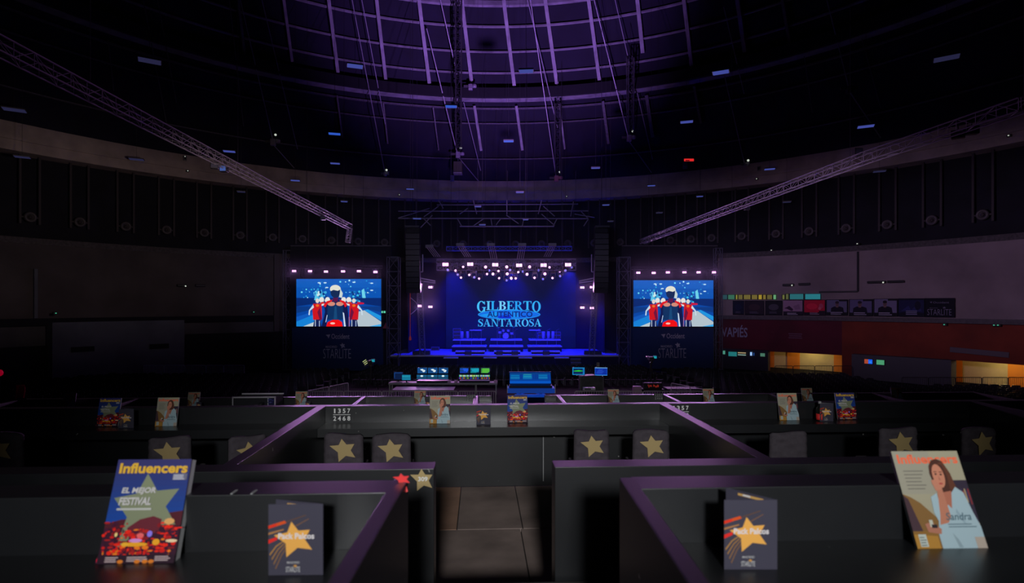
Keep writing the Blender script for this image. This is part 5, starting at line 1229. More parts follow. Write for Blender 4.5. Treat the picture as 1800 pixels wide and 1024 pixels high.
# =================================================================== stage rig and lamps
def flood(label, px, py, d, group, w=0.52, h=0.27, arm=0.0):
    t = thing('flood_lamp', label, 'stage lamp', P(px, py, d), 0, group)
    b = MB().box(-w / 2 - 0.06, w / 2 + 0.06, 0.0, 0.28, -h / 2 - 0.06, h / 2 + 0.06).build('housing', BLACK, t, bevel=0.03)
    for s in (-1, 1): MB().box(s * w / 4 - w * 0.22, s * w / 4 + w * 0.22, -0.012, 0.004, -h / 2, h / 2).build('lens', LENS, t)
    q = P(px, py, d - 0.12); spot('flood_beam', q, (q.x * 0.5, 8, 4.2), (0.84, 0.38, 1.0), 420, 100, 1.0, 0.12)
    if arm: MB().tube((0, 0.1, h / 2 + 0.2), (0, arm, h / 2 + 0.2), 0.025, 5).build('arm', DARKSTEEL, t)
    MB().path([(-w / 2 - 0.1, 0.14, 0), (-w / 2 - 0.1, 0.14, h / 2 + 0.22), (w / 2 + 0.1, 0.14, h / 2 + 0.22), (w / 2 + 0.1, 0.14, 0)], 0.02, 5).build('yoke', DARKSTEEL, t)
    return t
for i, (px, py) in enumerate(((517, 476), (545, 476.3), (573, 477), (603, 476.6), (631, 476.3), (660, 477.7))): flood('pink flood lamp above the left video screen, %s from the left' % ORD[i], px, py, 50.6, 'lamps above the left screen', 0.36, 0.17)
for i, (px, py) in enumerate(((1122, 479), (1149, 479.3), (1174, 478.4), (1203, 478.3), (1228, 478.3), (1255, 478.3))): flood('pink flood lamp above the right video screen, %s from the left' % ORD[i], px, py, 52.0, 'lamps above the right screen', 0.36, 0.17)
for side, d in (('left', 50.6), ('right', 52.0)):
    x0, x1 = (505, 672) if side == 'left' else (1110, 1262); py = 472.2 if side == 'left' else 474.6
    t = thing('lamp_bar', 'dark truss bar carrying the six lamps above the %s screen' % side, 'truss', P((x0 + x1) / 2, py, d + 0.14) + Vector((0, 0, 0.16))); L = (X(x1, d) - X(x0, d)) / 2
    MB().truss((-L, 0, 0), (L, 0, 0), 0.25, 0.025, 0.5).build('lattice', DARKSTEEL, t)
    for s in (-0.6, 0.6): MB().tube((s * L, 0, 0.1), (s * L, 0, roof_z(t.location.x + s * L, t.location.y) - t.location.z - 0.1), 0.012, 4).build('suspension_wire', DARKSTEEL, t)
for i, (px, py) in enumerate(((738.5, 500), (756.5, 504.5), (737.5, 537.5), (756.5, 539))): flood('pink flood lamp at the left side of the stage, %s of four' % ['upper outer', 'upper inner', 'lower outer', 'lower inner'][i], px, py, 51.2, 'side lamps left of the stage', 0.38, 0.18)
for i, (px, py) in enumerate(((1040.5, 504.5), (1023.5, 505), (1040.5, 541), (1023.5, 540.3))): flood('pink flood lamp at the right side of the stage, %s of four' % ['upper outer', 'upper inner', 'lower outer', 'lower inner'][i], px, py, 51.2, 'side lamps right of the stage', 0.38, 0.18)
top = [(783, 464.5), (826.5, 464), (870.5, 465), (912.5, 466), (955.5, 465.7), (998.5, 465)]
for i, (px, py) in enumerate(top): flood('bright pink flood lamp in the top row of the stage rig, %s from the left' % ORD[i], px, py, 51.0, 'top row of rig lamps', 0.56, 0.28, 1.5)
low = [(853, 468.5), (891.3, 469), (891.3, 481.5), (929.5, 469), (868, 481.7), (925, 481.7), (958.7, 481.7), (900, 488)]
heads = [(814, 468), (800.5, 475.8), (876, 476), (910, 477), (982.5, 477), (824, 481.7), (855, 481.7), (811.5, 488), (843.5, 488.3), (876.5, 488), (905.5, 488.3), (940, 488.3), (972, 487.5), (966.5, 469.5), (930, 470),
         (788, 474), (993, 475), (836, 476), (860, 474), (946, 475), (897, 474), (833, 487), (890, 492), (955, 489), (920, 476), (806, 483), (985, 484), (1003, 470)]
def moving_head(label, px, py, d, lit, r=0.13):
    t = thing('moving_head', label, 'stage lamp', P(px, py, d), R_.uniform(-0.4, 0.4), 'moving lamps of the stage rig')
    MB().box(-0.18, 0.18, -0.1, 0.24, 0.42, 0.60).build('base', BLACK, t, bevel=0.02)
    MB().path([(-0.22, 0.06, 0), (-0.22, 0.06, 0.4), (0.22, 0.06, 0.4), (0.22, 0.06, 0)], 0.035, 6).build('yoke', MIDSTEEL, t)
    MB().tube((0, 0.06, 0.58), (0, 0.06, max(0.7, Z(459.5, 52) - t.location.z + 0.03)), 0.03, 5).build('drop_pipe', DARKSTEEL, t)
    M = Matrix.Rotation(PI / 2 + R_.uniform(-0.1, 0.4), 4, 'X')
    h = MB().lathe([(0.10, -0.25), (0.16, -0.15), (0.17, 0.1), (0.15, 0.2)], n=14, M=M).build('head', MIDSTEEL, t, smooth=True)
    MB().lathe([(0.10, 0.2), (r, 0.205), (r * 0.9, 0.225), (0.02, 0.23)], n=12, M=M).build('lens', LENS if lit else LENSB, h)
    return t
for i, (px, py) in enumerate(low): moving_head('moving stage lamp in the lower rig row shining pink, %s of eight' % ORD[i], px, py, 51.4 + 0.4 * (i % 3), True, 0.13)
for i, (px, py) in enumerate(heads): moving_head('small moving stage lamp in the rig cluster, %s of twenty-eight' % ORD[i], px, py, 51.8 + 0.4 * (i % 5), i < 15, 0.085)
# pipe grid from which the moving lamps hang
GZ = Z(459.5, 52)
t = thing('lamp_grid', 'grid of dark pipes from which the small stage lamps hang', 'truss', (X(890, 52), 52, GZ)); gx = X(1012, 52) - X(890, 52); mb = MB()
for k in range(7): mb.tube((-gx, -0.6 + 0.4 * k + 0.06, 0), (gx, -0.6 + 0.4 * k + 0.06, 0), 0.03, 5)
for k in range(7): mb.tube((-gx + gx * k / 3, -0.6, 0.05), (-gx + gx * k / 3, 2.0, 0.05), 0.03, 5)
mb.build('pipes', DARKSTEEL, t)
for _x in (-5.2, -2.6, 0, 2.6, 5.2): point('rig_fill', (t.location.x + _x, 50.8, 8.75), (0.85, 0.38, 1.0), 30, 0.15)  # unseen points added to light the lamp bodies purple
for sx in (-0.8, 0, 0.8): MB().tube((sx * gx, 0.6, 0), (sx * gx, 0.6, roof_z(t.location.x + sx * gx, 52.6) - GZ - 0.1), 0.012, 4).build('suspension_wire', DARKSTEEL, t)
# trusses of the rig
def truss_thing(label, a, b, sz, r, bay, m, wires=(), name='truss', wl=8.0, cat='truss'):
    a, b = Vector(a), Vector(b); c = (a + b) / 2; t = thing(name, label, cat, c); MB().truss(a - c, b - c, sz, r, bay).build('lattice', m, t)
    for f in wires:
        p = (a + (b - a) * f) - c; MB().tube(p, Vector((p.x, p.y, roof_z(p.x + c.x, p.y + c.y) - c.z - 0.1)), 0.012, 4).build('suspension_wire', DARKSTEEL, t)
    return t
TR = mat('rig_truss', (0.26, 0.24, 0.30), 0.5, 0.3)
for i, py in enumerate((460.5, 471.5)):
    truss_thing(['upper lamp truss of the stage rig', 'lower lamp truss of the stage rig'][i], P(768, py - 1, 52.4 + i * 0.9), P(1012, py - 1, 52.4 + i * 0.9), 0.45, 0.03, 0.6, TR, (0.1, 0.35, 0.65, 0.9))
truss_thing('blue-lit truss above the rig lamps', P(785, 437, 55.5), P(1005, 436.5, 55.5), 0.4, 0.03, 0.6, mat('truss_blue_lit', (0.15, 0.2, 0.95), 0.5, 0.2), (0.1, 0.4, 0.7, 0.95))  # blue light on the truss put into its base colour
big = MB()
t = thing('roof_grid', 'large dark truss grid hanging above the stage', 'truss', P(890, 380, 50.5)); c = P(890, 380, 50.5)
def ch(px0, py0, px1, py1, d0=50.5, d1=None, r=0.055): return MB().tube(P(px0, py0, d0) - c, P(px1, py1, d1 or d0) - c, r, 6)
for a_ in ((768, 360, 1016, 358.5, 52.5), (700, 383.5, 1034, 384, 50.5), (808, 397.5, 974, 397.5, 49.5), (700, 371, 1034, 370.5, 52)): ch(*a_).build('chord', TR, t)
for a_ in ((771, 352, 779, 366), (760, 378, 739, 400), (745, 384, 757, 396), (832, 352, 838, 376), (891, 352, 891, 377), (952, 352, 946, 376), (1008, 354, 1003, 380), (1020, 370, 1034, 384), (1034, 385, 1026, 397), (804, 384, 812, 398), (863, 384, 865, 397), (921, 384, 918, 397),
           (979, 384, 972, 398), (890, 378, 912, 393), (822, 366, 808, 376), (880, 384, 872, 395), (952, 376, 975, 396), (771, 362, 745, 381), (955, 362, 975, 380), (1010, 376, 1045, 382), (850, 384, 830, 398), (755, 366, 700, 383)): ch(*a_, r=0.045).build('brace', TR, t)
for px in (770, 892, 1012): MB().tube(P(px, 360, 51) - c, P(px, 300, 51) - c, 0.02, 4).build('suspension_wire', DARKSTEEL, t)
# cable bundles leaning under the grid
for i, (x0, y0, x1, y1) in enumerate(((755, 440, 768, 451), (809, 437, 822, 451), (863, 437, 868, 455), (918, 437, 914, 455), (971, 437, 961, 451))):
    t = thing('cable_bundle', 'bundle of slanting cables above the stage lamps, %s from the left' % ORD[i], 'cable', P(x0, y0, 51)); p = P(x0, y0, 51); mb = MB()
    for k in range(4): off = Vector((0.18 * k - 0.25, 0, 0)); mb.tube(off + Vector((0, 0, 0.3)), P(x1, y1, 51.5) - p + off, 0.03, 5)
    mb.build('cables', PK, t); MB().box(-0.35, 0.35, -0.15, 0.15, 0.25, 0.5).build('clamp', MIDSTEEL, t)

# =================================================================== long lighting trusses over the audience
PT = mat('truss_aluminium', (0.36, 0.32, 0.38), 0.42, 0.45)
def long_truss(label, pts, sz, legs):
    c = Vector(pts[len(pts) // 2]); t = thing('lighting_truss', label, 'truss', c)
    for a, b in zip(pts, pts[1:]): MB().truss(Vector(a) - c, Vector(b) - c, sz, 0.024, 0.60, rb=0.009).build('lattice', PT, t)
    for x, y, z in legs: MB().tube(Vector((x, y, z)) - c, Vector((x, y, roof_z(x, y) - 0.1)) - c, 0.008, 4).build('suspension_wire', DARKSTEEL, t)
    return t
zl = EYE + 5.95
lt = long_truss('long straight lighting truss running towards the stage on the left', [(-11.65, 11.5, zl), (-11.85, 28, zl), (-12.0, 43.7, zl)], 0.36, [(-11.7, 16, zl), (-11.8, 25, zl), (-11.9, 34, zl), (-11.98, 42, zl)])
c = lt.location; MB().truss(Vector((-12.0, 43.6, zl - 0.1)) - c, Vector((-12.15, 43.6, zl - 1.2)) - c, 0.3, 0.026, 0.4, up=Vector((0, 1, 0))).build('drop_leg', PT, lt)
zr_ = EYE + 5.45
long_truss('long sagging lighting truss running towards the stage on the right', [(15.6, 13.0, EYE + 5.55), (14.2, 15.6, EYE + 5.48), (13.35, 21.0, zr_), (11.75, 49.3, EYE + 5.45)], 0.36, [(14.2, 15.6, zr_), (13.3, 22, zr_), (12.7, 32, zr_), (12, 45, zr_)])
def truss_lamp(label, px, py, d, m, up, rz=0.0, w=0.3):
    t = thing('truss_lamp', label, 'stage lamp', P(px, py, d), rz); MB().box(-w / 2, w / 2, -0.12, 0.12, -0.13, 0.13).build('housing', BLACK, t, bevel=0.02); MB().box(-w / 2 + 0.03, w / 2 - 0.03, -0.135, -0.118, -0.10, 0.10).build('front_glass', m, t); MB().tube((0, 0, 0.1), (0, 0, up), 0.02, 5).build('clamp', DARKSTEEL, t)
GL = mat('lamp_glass', (0.06, 0.06, 0.09), 0.15); GLB = mat('lamp_glass_blue', (0.1, 0.2, 0.5), 0.2, emit=lin(30, 50, 110), es=1.0)
truss_lamp('small blue-fronted lamp under the left lighting truss', 394, 297, 24.2, GLB, 0.35); truss_lamp('dark lamp under the left lighting truss, just before the blue one', 377, 291, 23.5, GL, 0.4, 0.4)
truss_lamp('lamp at the stage end under the left lighting truss', 568, 383, 36.6, GL, 0.35); truss_lamp('dark box lamp under the right lighting truss near the picture edge', 1708, 229, 17.9, GL, 0.4, -0.3, 0.34); truss_lamp('tilted dark box lamp left of the one near the picture edge', 1684, 236, 18.2, GL, 0.5, -0.7, 0.36)
truss_lamp('dark lamp clamped on top of the right lighting truss', 1507, 267, 21.8, GL, -0.2)
truss_lamp('lamp at the stage end of the right lighting truss', 1313, 365, 33, GL, 0.4)

# =================================================================== cables and hoists under the dome
CAB = mat('pale_cable', (0.40, 0.38, 0.46), 0.5); CABD = mat('shaded_cable', (0.13, 0.12, 0.15), 0.6)  # second is a darker cable copy, weak roof light put into its colour
cables = [(420, -10, 480, 248, 1, 517, 295), (458, -10, 523, 262, 1, 0, 0), (250, -10, 293, 218, 0, 0, 0), (275, -10, 310, 180, 0, 0, 0), (617, -10, 676.5, 303, 1, 0, 0), (634, -10, 677, 218, 1, 0, 0),
          (772, -10, 803, 130, 2, 0, 0), (750, 50, 803.5, 268, 2, 841, 318), (815, 180, 845, 300, 1, 0, 0), (931, -10, 977.5, 311, 2, 0, 0), (925, -10, 980, 225, 1, 0, 0), (1042, -10, 1104, 240, 2, 1145, 303), (1079, -10, 1106, 110, 1, 0, 0),
          (1119, 158, 1147, 280, 1, 0, 0), (1274, 135, 1309, 290, 1, 0, 0), (1272, 12, 1308, 165, 1, 0, 0), (1451, -10, 1491, 151, 1, 1548, 242), (1413, 95, 1428, 198, 0, 0, 0), (1514, 65, 1548, 190, 0, 0, 0), (190, 70, 200, 160, 0, 0, 0), (402, -10, 428, 222, 0, 0, 0)]
cl = ['pale cable to the hoist above the left truss', 'cable just right of the left hoist cable', 'faint cable in the dark roof, left of the large blue panel', 'faint cable right of the large left panel', 'cable to the small hoist left of the roof ribs', 'short cable beside the left rib cable',
      'pale cable across the left purple ribs', 'pale cable down to the hoist with the hanging box', 'thin cable right of the hanging box', 'pale cable to the red-lit hoist in the centre', 'thin cable right of the central blue panel', 'pale cable to the purple-lit hoist', 'short cable right of the purple hoist cable',
      'thin cable right of the purple hoist', 'thin cable to the small hoist on the right', 'thin cable under the right roof panel', 'pale cable to the hoist at the far right', 'faint short cable in the right roof', 'faint cable right of the far right hoist', 'faint short cable at the far left', 'faint cable left of the left hoist cable']
for (x0, y0, x1, y1, br, x2, y2), l in zip(cables, cl):
    a, b = dome_hit(x0, y0, 0.9), dome_hit(x1, y1, 1.6); r = 0.045 if br == 2 else 0.036
    t = thing('roof_cable', l, 'cable', b); m = (CABD, CAB, PK)[br]
    MB().tube(a - b, (0, 0, 0), r, 5).build('cable', m, t)
    top = dome_hit(x0, y0, 0.0); MB().tube(top - b, a - b, 0.05, 5).build('roof_anchor', DARKSTEEL, t)
    if x2: MB().tube((0, 0, -0.3), dome_hit(x2, y2, 0.15) - b, 0.04, 5).build('brace_cable', m, t)
def hoist(label, px, py, m, lamp=True, box=None, k=1.0):
    b = dome_hit(px, py, 1.5); t = thing('chain_hoist', label, 'hoist', b)
    MB().box(-0.22 * k, 0.22 * k, -0.18, 0.18, -0.3 * k, 0.3 * k).build('body', m, t, bevel=0.06); MB().lathe([(0.16, 0), (0.22 * k, 0.05), (0.22 * k, 0.25), (0.16, 0.3)], (0.42 * k, 0, -0.05), 12).build('motor', m, t, smooth=True)
    MB().box(-0.7 * k, -0.2 * k, -0.05, 0.05, -0.02, 0.18).build('bracket', MIDSTEEL, t)
    MB().tube((0, 0, 0.3 * k), Vector((0, 0, roof_z(b.x, b.y) - b.z - 0.1)), 0.012, 4).build('chain', DARKSTEEL, t)
    if lamp: MB().lathe([(0.02, -0.1), (0.1, -0.05), (0.1, 0.05), (0.02, 0.1)], (0.30 * k, -0.2, 0.62 * k), 10).build('pilot_light', DOT, t)
    if box: MB().box(-0.42, 0.42, -0.4, 0.4, -1.75, -0.75).build('hanging_box', mat('olive_box', (0.10, 0.095, 0.07), 0.7), t, bevel=0.02); MB().box(-0.42, 0.42, -0.42, 0.42, -1.95, -1.80).build('tray', PK, t); MB().tube((0, 0, -0.3), (0, 0, -0.75), 0.03, 5).build('hook', STEEL, t)
HP = mat('hoist_shell', (0.40, 0.36, 0.46), 0.5)
hoist('hoist with pilot light above the left truss', 480, 250, HP); hoist('small hoist at the foot of the cable left of the ribs', 677, 306, HP, True, None, 0.6); hoist('hoist with a hanging olive box above the stage', 805, 272, HP, True, True)
hoist('red-tinted hoist in the centre of the ring', 978, 314, mat('hoist_red', (0.6, 0.25, 0.28), 0.5)); hoist('purple-lit hoist right of the centre', 1106, 243, HP); hoist('small hoist above the ring on the right', 1310, 290, HP, True, None, 0.6); hoist('dark hoist at the far right of the roof', 1493, 157, DARKSTEEL, False); hoist('small pale hoist among the purple ribs', 827, 153, PK, False, None, 0.9)
# vertical black trusses hanging from the roof
for px, y0, y1, l in ((806, -15, 262, 'black vertical truss hanging left of the roof centre'), (980, 180, 305, 'black vertical truss above the red-tinted hoist'), (1108, 100, 232, 'black vertical truss above the purple-lit hoist')):
    b = dome_hit(px, y1, 1.3); tz = roof_z(b.x, b.y) - 0.02; t = thing('hanging_truss', l, 'truss', b)
    top = dome_hit(px, y0, 2.6); MB().truss((0, 0, 0), top - b, 0.5, 0.05, 0.9, up=Vector((0, 1, 0))).build('lattice', DARKSTEEL, t)
    MB().tube(top - b, Vector((top.x, top.y, roof_z(top.x, top.y))) - b, 0.02, 4).build('suspension_wire', DARKSTEEL, t)

# =================================================================== hanging light panels
PANELS = [(263, 107, 36, 0), (624, 116, 28, 1), (925, 125, 26, 1), (1267, 127, 28, 1), (1664, 102, 38, 0), (588, 235, 21, 2), (793, 187, 21, 2), (894, 248, 18, 2), (1207, 214, 22, 1), (1522, 222, 26, 1), (25, 193, 33, 0), (403, 266, 20, 1),
          (589, 287, 17, 1), (1047, 295, 16, 1), (519, 317, 16, 1), (1145, 326, 14, 1), (721, 332, 14, 1), (914, 338, 14, 1), (1353, 297, 18, 1), (240, 280, 23, 0), (39, 276, 23, 0), (424, 337, 14, 0), (605, 354, 12, 1), (840, 363, 12, 1), (733, 384, 15, 1), (848, 395, 12, 1),
          (924, 386, 10, 1), (1065, 360, 13, 1), (1230, 345, 12, 1), (1159, 374, 12, 0), (1383, 355, 14, 0), (1546, 301, 20, 0), (1073, 389, 11, 0)]
PANELS.sort()
for i, (px, py, w, br) in enumerate(PANELS):
    el = (535 - py) / 1000
    d = 12.6 / el if el > 0.255 else (46.5 if el > 0.18 else 47.0)
    u = (px - 890) / 1000; d = min(d, az_of(px)[1] - 2.0)
    p = P(px, py, d); s = w / 1000 * d
    t = thing('unlit_light_panel', 'hanging rectangular %s ceiling light panel, %s from the left of thirty-three' % (('dim grey', 'bluish', 'blue')[br], ORD[i]), 'ceiling light', p, -math.atan2(p.x - CX, p.y - CY) * 0.5, 'hanging ceiling light panels')
    q = s * 0.62; MB().box(-s / 2, s / 2, -q / 2, q / 2, 0, 0.07).build('housing', MIDSTEEL, t); MB().box(-s / 2 + 0.03, s / 2 - 0.03, -q / 2 + 0.03, q / 2 - 0.03, -0.025, 0.0).build('diffuser', (PANELD, PANELM, PANELB)[br], t)
    MB().tube((0, 0, 0.09), (0, 0, roof_z(p.x, p.y) - p.z - 0.1), 0.012, 4).build('suspension_wire', DARKSTEEL, t)
t = thing('exit_sign', 'red and white lit sign in the dark roof on the right', 'sign', P(1211, 281, 49)); MB().box(-0.45, 0.45, 0, 0.08, -0.14, 0.14).build('housing', DARKSTEEL, t); MB().box(-0.42, 0.42, -0.01, 0, -0.11, 0.11).build('lit_panel', REDE, t); MB().box(-0.3, 0.05, -0.02, -0.01, -0.09, -0.01).build('white_symbol', WHITE, t)
MB().tube((0, 0.04, 0.14), (0, 0.04, roof_z(P(1211, 281, 49).x, 49) - P(1211, 281, 49).z), 0.012, 4).build('suspension_wire', DARKSTEEL, t)
# blue lit slats on the roof edge
for px, py, l in ((795, 313, 'dim blue slatted vent left of the hanging box'), (1204, 290, 'dim blue slatted vent under the red sign')):
    p = dome_hit(px, py, 0.25); t = thing('roof_vent', l, 'vent', p, -math.atan2(p.x - CX, p.y - CY)); mb = MB()
    for k in range(4): mb.box(-0.2, 0.2, 0, 0.3, 0.16 * k - 0.3, 0.16 * k - 0.22)
    mb.build('slats', mat('vent_blue', (0.2, 0.22, 0.4), 0.5), t)

# =================================================================== air nozzles between pairs of posts, under the ring beam
NZ = [55, 142, 222.5, 294, 360, 423, 480, 532, 583, 630, 676, 722, 768, 814, 860, 906, 952, 998, 1044, 1090, 1136, 1178, 1214, 1250, 1303, 1363, 1421, 1486, 1558, 1636, 1725]
PST = mat('post_paint', (0.055, 0.046, 0.05), 0.7)
proto = None
for i, px in enumerate(NZ):
    az = az_of(px, RR + 0.6)[0]; loc = wp(az, EYE + 6.45, RR + 0.7)
    lab = 'round air nozzle between two posts under the ring beam, %s from the left' % ORD[i]
    if proto is None:
        proto = t = thing('air_nozzle', lab, 'air nozzle', loc, -az, 'air nozzles around the bowl')
        Mx = Matrix.Rotation(PI / 2, 4, 'X')
        MB().lathe([(0.20, -0.5), (0.36, -0.3), (0.40, -0.05), (0.36, 0.05), (0.27, 0.08), (0.22, 0.0), (0.10, -0.15)], n=18, M=Mx).build('housing', mat('nozzle_grey', (0.10, 0.09, 0.095), 0.5), t, smooth=True)
        MB().lathe([(0.02, -0.14), (0.13, -0.10), (0.10, 0.0), (0.02, 0.04)], n=14, M=Mx).build('cone', PST, t, smooth=True)
        for s in (-1, 1): MB().box(s * 0.58 - 0.07, s * 0.58 + 0.07, 0.1, 0.24, -0.5, 4.6).build('post', PST, t)
        MB().box(-0.6, 0.6, 0.14, 0.22, -0.06, 0.06).build('cross_bar', PST, t)
    else:
        t = copy_tree(proto); t.location = loc; t.rotation_euler.z = -az; t['label'] = lab

# =================================================================== right wall: posters, signs, lamps, screens
def poster(label, px0, px1, py0, py1, draw, R=39.62):
    pm = (px0 + px1) / 2; az, d = az_of(pm, R); p0, p1 = wp(az_of(px0, R)[0], 0, R), wp(az_of(px1, R)[0], 0, R); w = (p1 - p0).length; z0, z1 = zpx(pm, py1, R), zpx(pm, py0, R)
    c = (p0 + p1) / 2; c.z = z0; t = thing('poster', label, 'poster', c, math.atan2(p1.y - p0.y, p1.x - p0.x), 'posters along the right wall banner')
    MB().box(-w / 2, w / 2, 0.005, 0.06, 0, z1 - z0).build('board', BLACK, t)
    a = Art(w, z1 - z0, 0.002); draw(a); a.mb.build('print', PRINT, t); return t
K = 1.6
def pi(r, g, b): return tuple(min(0.85, c) for c in lin(r, g, b, 3.2))
def man(bg, hair, x=0.5):
    def f(a):
        a.rect(0, 0, 1, 1, pi(10, 10, 16)); a.rect(0.04, 0.20, 0.96, 0.97, bg); a.rect(0.60, 0.88, 0.96, 0.99, pi(14, 14, 20))
        a.poly([(x - 0.30, 0.16), (x - 0.28, 0.46), (x - 0.14, 0.56), (x + 0.14, 0.56), (x + 0.28, 0.48), (x + 0.32, 0.16)], pi(14, 12, 22)); a.poly([(x - 0.05, 0.50), (x + 0.05, 0.50), (x + 0.07, 0.62), (x - 0.07, 0.62)], pi(74, 56, 56)); a.ell(x, 0.72, 0.085, 0.15, pi(72, 54, 56), 14)
        a.ell(x, 0.81, 0.09, 0.09, hair, 12); a.rect(x - 0.06, 0.64, x + 0.06, 0.67, pi(44, 34, 38))
        a.bars(0.22, 0.06, 0.82, 0.26, 2, pi(96, 92, 106), 0.5)
    return f
def dimp(c, c2):
    def f(a):
        a.rect(0, 0, 1, 1, pi(8, 8, 16)); a.rect(0.03, 0.1, 0.97, 0.95, c); a.ell(0.5, 0.55, 0.3, 0.22, c2, 14); a.bars(0.25, 0.12, 0.75, 0.28, 2, pi(50, 48, 60), 0.5)
    return f
def pink(a):
    a.rect(0, 0, 1, 1, pi(10, 8, 16)); a.rect(0.0, 0.18, 0.96, 0.97, pi(96, 74, 92)); a.poly([(0.05, 0.45), (0.3, 0.62), (0.5, 0.4), (0.45, 0.28), (0.3, 0.35), (0.1, 0.5)], pi(34, 20, 36)); a.poly([(0.5, 0.6), (0.8, 0.75), (0.85, 0.4), (0.6, 0.38)], pi(82, 60, 80)); a.rect(0, 0.1, 1, 0.26, pi(20, 14, 26)); a.bars(0.2, 0.04, 0.75, 0.2, 2, pi(100, 94, 106), 0.45)
def red(a):
    a.rect(0, 0, 1, 1, pi(14, 8, 16)); a.rect(0.02, 0.2, 0.97, 0.97, pi(122, 14, 34)); a.ell(0.38, 0.58, 0.26, 0.2, pi(140, 22, 42), 14); a.ell(0.80, 0.6, 0.10, 0.16, pi(120, 44, 64), 10); a.ell(0.74, 0.45, 0.07, 0.1, pi(130, 60, 72), 8); a.rect(0.7, 0.05, 1, 0.3, pi(20, 12, 22)); a.bars(0.28, 0.06, 0.72, 0.22, 2, pi(96, 80, 92), 0.5)
def bluep(a):
    a.rect(0, 0, 1, 1, pi(8, 9, 20)); a.poly([(0.02, 0.2), (0.5, 0.3), (0.98, 0.2), (0.98, 0.9), (0.02, 0.9)], pi(16, 18, 44)); a.poly([(0.1, 0.3), (0.4, 0.6), (0.5, 0.35), (0.75, 0.7), (0.9, 0.3)], pi(26, 28, 62)); a.ell(0.75, 0.6, 0.12, 0.25, pi(12, 12, 26), 12); a.bars(0.30, 0.10, 0.75, 0.36, 3, pi(72, 72, 92), 0.4)
def starp(a):
    a.rect(0, 0, 1, 1, pi(7, 7, 16)); a.text('STARLITE', 0.08, 0.10, 0.90, 0.42, pi(76, 74, 88), -0.01); a.star([(0.66, 0.56), (0.72, 0.52), (0.70, 0.44), (0.62, 0.44), (0.60, 0.52)], pi(66, 64, 76)); a.text('MADRID', 0.16, 0.455, 0.44, 0.50, pi(60, 58, 70), 0.01); a.text('Occident', 0.28, 0.72, 0.82, 0.82, pi(66, 64, 78), 0.01); a.poly([(0.16, 0.80), (0.25, 0.82), (0.22, 0.72), (0.20, 0.76)], pi(66, 64, 78))
PO = [(1288, 1308, 528, 553, dimp(pi(10, 14, 30), pi(12, 18, 38)), 'very dark bluish poster, first in the wall banner'), (1309, 1343, 528, 553.5, dimp(pi(24, 18, 26), pi(36, 26, 32)), 'dark brownish poster left of the grey scene poster'), (1345, 1375, 528, 553.5, dimp(pi(16, 16, 22), pi(44, 42, 50)), 'dark poster with a grey blurred scene'),
      (1377, 1412, 527, 554, pink, 'pale pink poster left of the red one'), (1413, 1451, 526.5, 554, red, 'bright red poster in the wall banner'), (1452, 1490, 526, 554, man(pi(62, 60, 82), pi(30, 22, 28), 0.52), 'grey poster of a dark-clad man, right of the red poster'), (1492, 1534, 525.5, 555, man(pi(58, 54, 80), pi(24, 18, 26), 0.47), 'grey poster of a dark-clad man, middle of three'),
      (1535.5, 1578, 524.5, 555.5, man(pi(70, 66, 88), pi(20, 16, 22), 0.48), 'pale poster of a broad dark-clad man, right of three'), (1579, 1625, 524, 556, bluep, 'dark blue poster left of the STARLITE poster'), (1626, 1678, 523.5, 557, starp, 'black STARLITE poster at the banner end')]
for p in PO: poster(p[5], p[0], p[1], p[2], p[3], p[4])
def wall_thing(name, label, cat, px, py, R): 
    t = thing(name, label, cat); t.matrix_world = wall_M(px, py, R); return t
def wsz(px, R=RR): return az_of(px, R)[1] / 1000
R0 = RR - 0.06
t = wall_thing('wall_lettering', 'large grey VAPIÉS lettering on the dark red wall', 'sign', 1291, 583, R0); k = wsz(1291); lettering('letters', 'VAPIÉS', 43 * k, 21 * k, Matrix.Translation((0, 0, 1.5 * k)), mat('wall_letter_grey', (0.30, 0.32, 0.46), 0.7), t, 0.014, depth=0.02)
t = wall_thing('wall_notice', 'faint three-line notice on the dark red wall', 'sign', 1398, 590, R0); k = wsz(1398)
for i, (w, z) in enumerate(((22, 3.5), (20, 0), (22, -3.5))): MB().box(-w / 2 * k, w / 2 * k, -0.02, 0.02, (z - 0.9) * k, (z + 0.9) * k).build('line_bar', mat('faint_print', (0.16, 0.07, 0.12), 0.7), t)
t = wall_thing('wall_plate', 'long grey plate above the far orange doorway', 'sign', 1722, 619, R0); k = wsz(1722); MB().box(-44 * k, 41 * k, -0.05, 0.04, -4.5 * k, 5 * k, Matrix.Rotation(0.045, 4, 'Y')).build('plate', mat('plate_grey', (0.13, 0.10, 0.12), 0.7), t, bevel=0.02)
# flood lamps on brackets in front of the concrete wall
def wall_lamp(label, px, py, R, w, dot=False):
    t = wall_thing('wall_lamp', label, 'lamp', px, py, R); k = wsz(px, R)
    MB().box(-w / 2 * k, w / 2 * k, -0.2, 0.1, -2 * k, 2 * k).build('housing', BLACK, t, bevel=0.03); MB().tube((0, 0.05, 0), (0, RR - R + 0.1, 0), 0.05, 5).build('bracket', DARKSTEEL, t)
    if dot: MB().lathe([(0.02, -0.06), (0.055, -0.03), (0.055, 0.03), (0.02, 0.06)], (w / 2 * k - 0.1, -0.3, -0.05), 10).build('pilot_light', DOT, t)
wall_lamp('dark wall floodlight above the turquoise window strip, left of the pair', 1386, 500.5, 39.6, 18, True); wall_lamp('dark wall floodlight above the turquoise window strip, right of the pair', 1414, 499, 39.6, 18)
wall_lamp('dark wall floodlight above the banner, left of the pair', 1541, 495.5, 39.6, 28, True); wall_lamp('dark wall floodlight above the banner, right of the pair', 1575, 494.5, 39.6, 25); wall_lamp('dark wall floodlight on the left wall, left of the pair', 319, 501.5, 39.6, 14, True); wall_lamp('dark wall floodlight on the left wall, right of the pair', 352, 501.5, 39.6, 16)
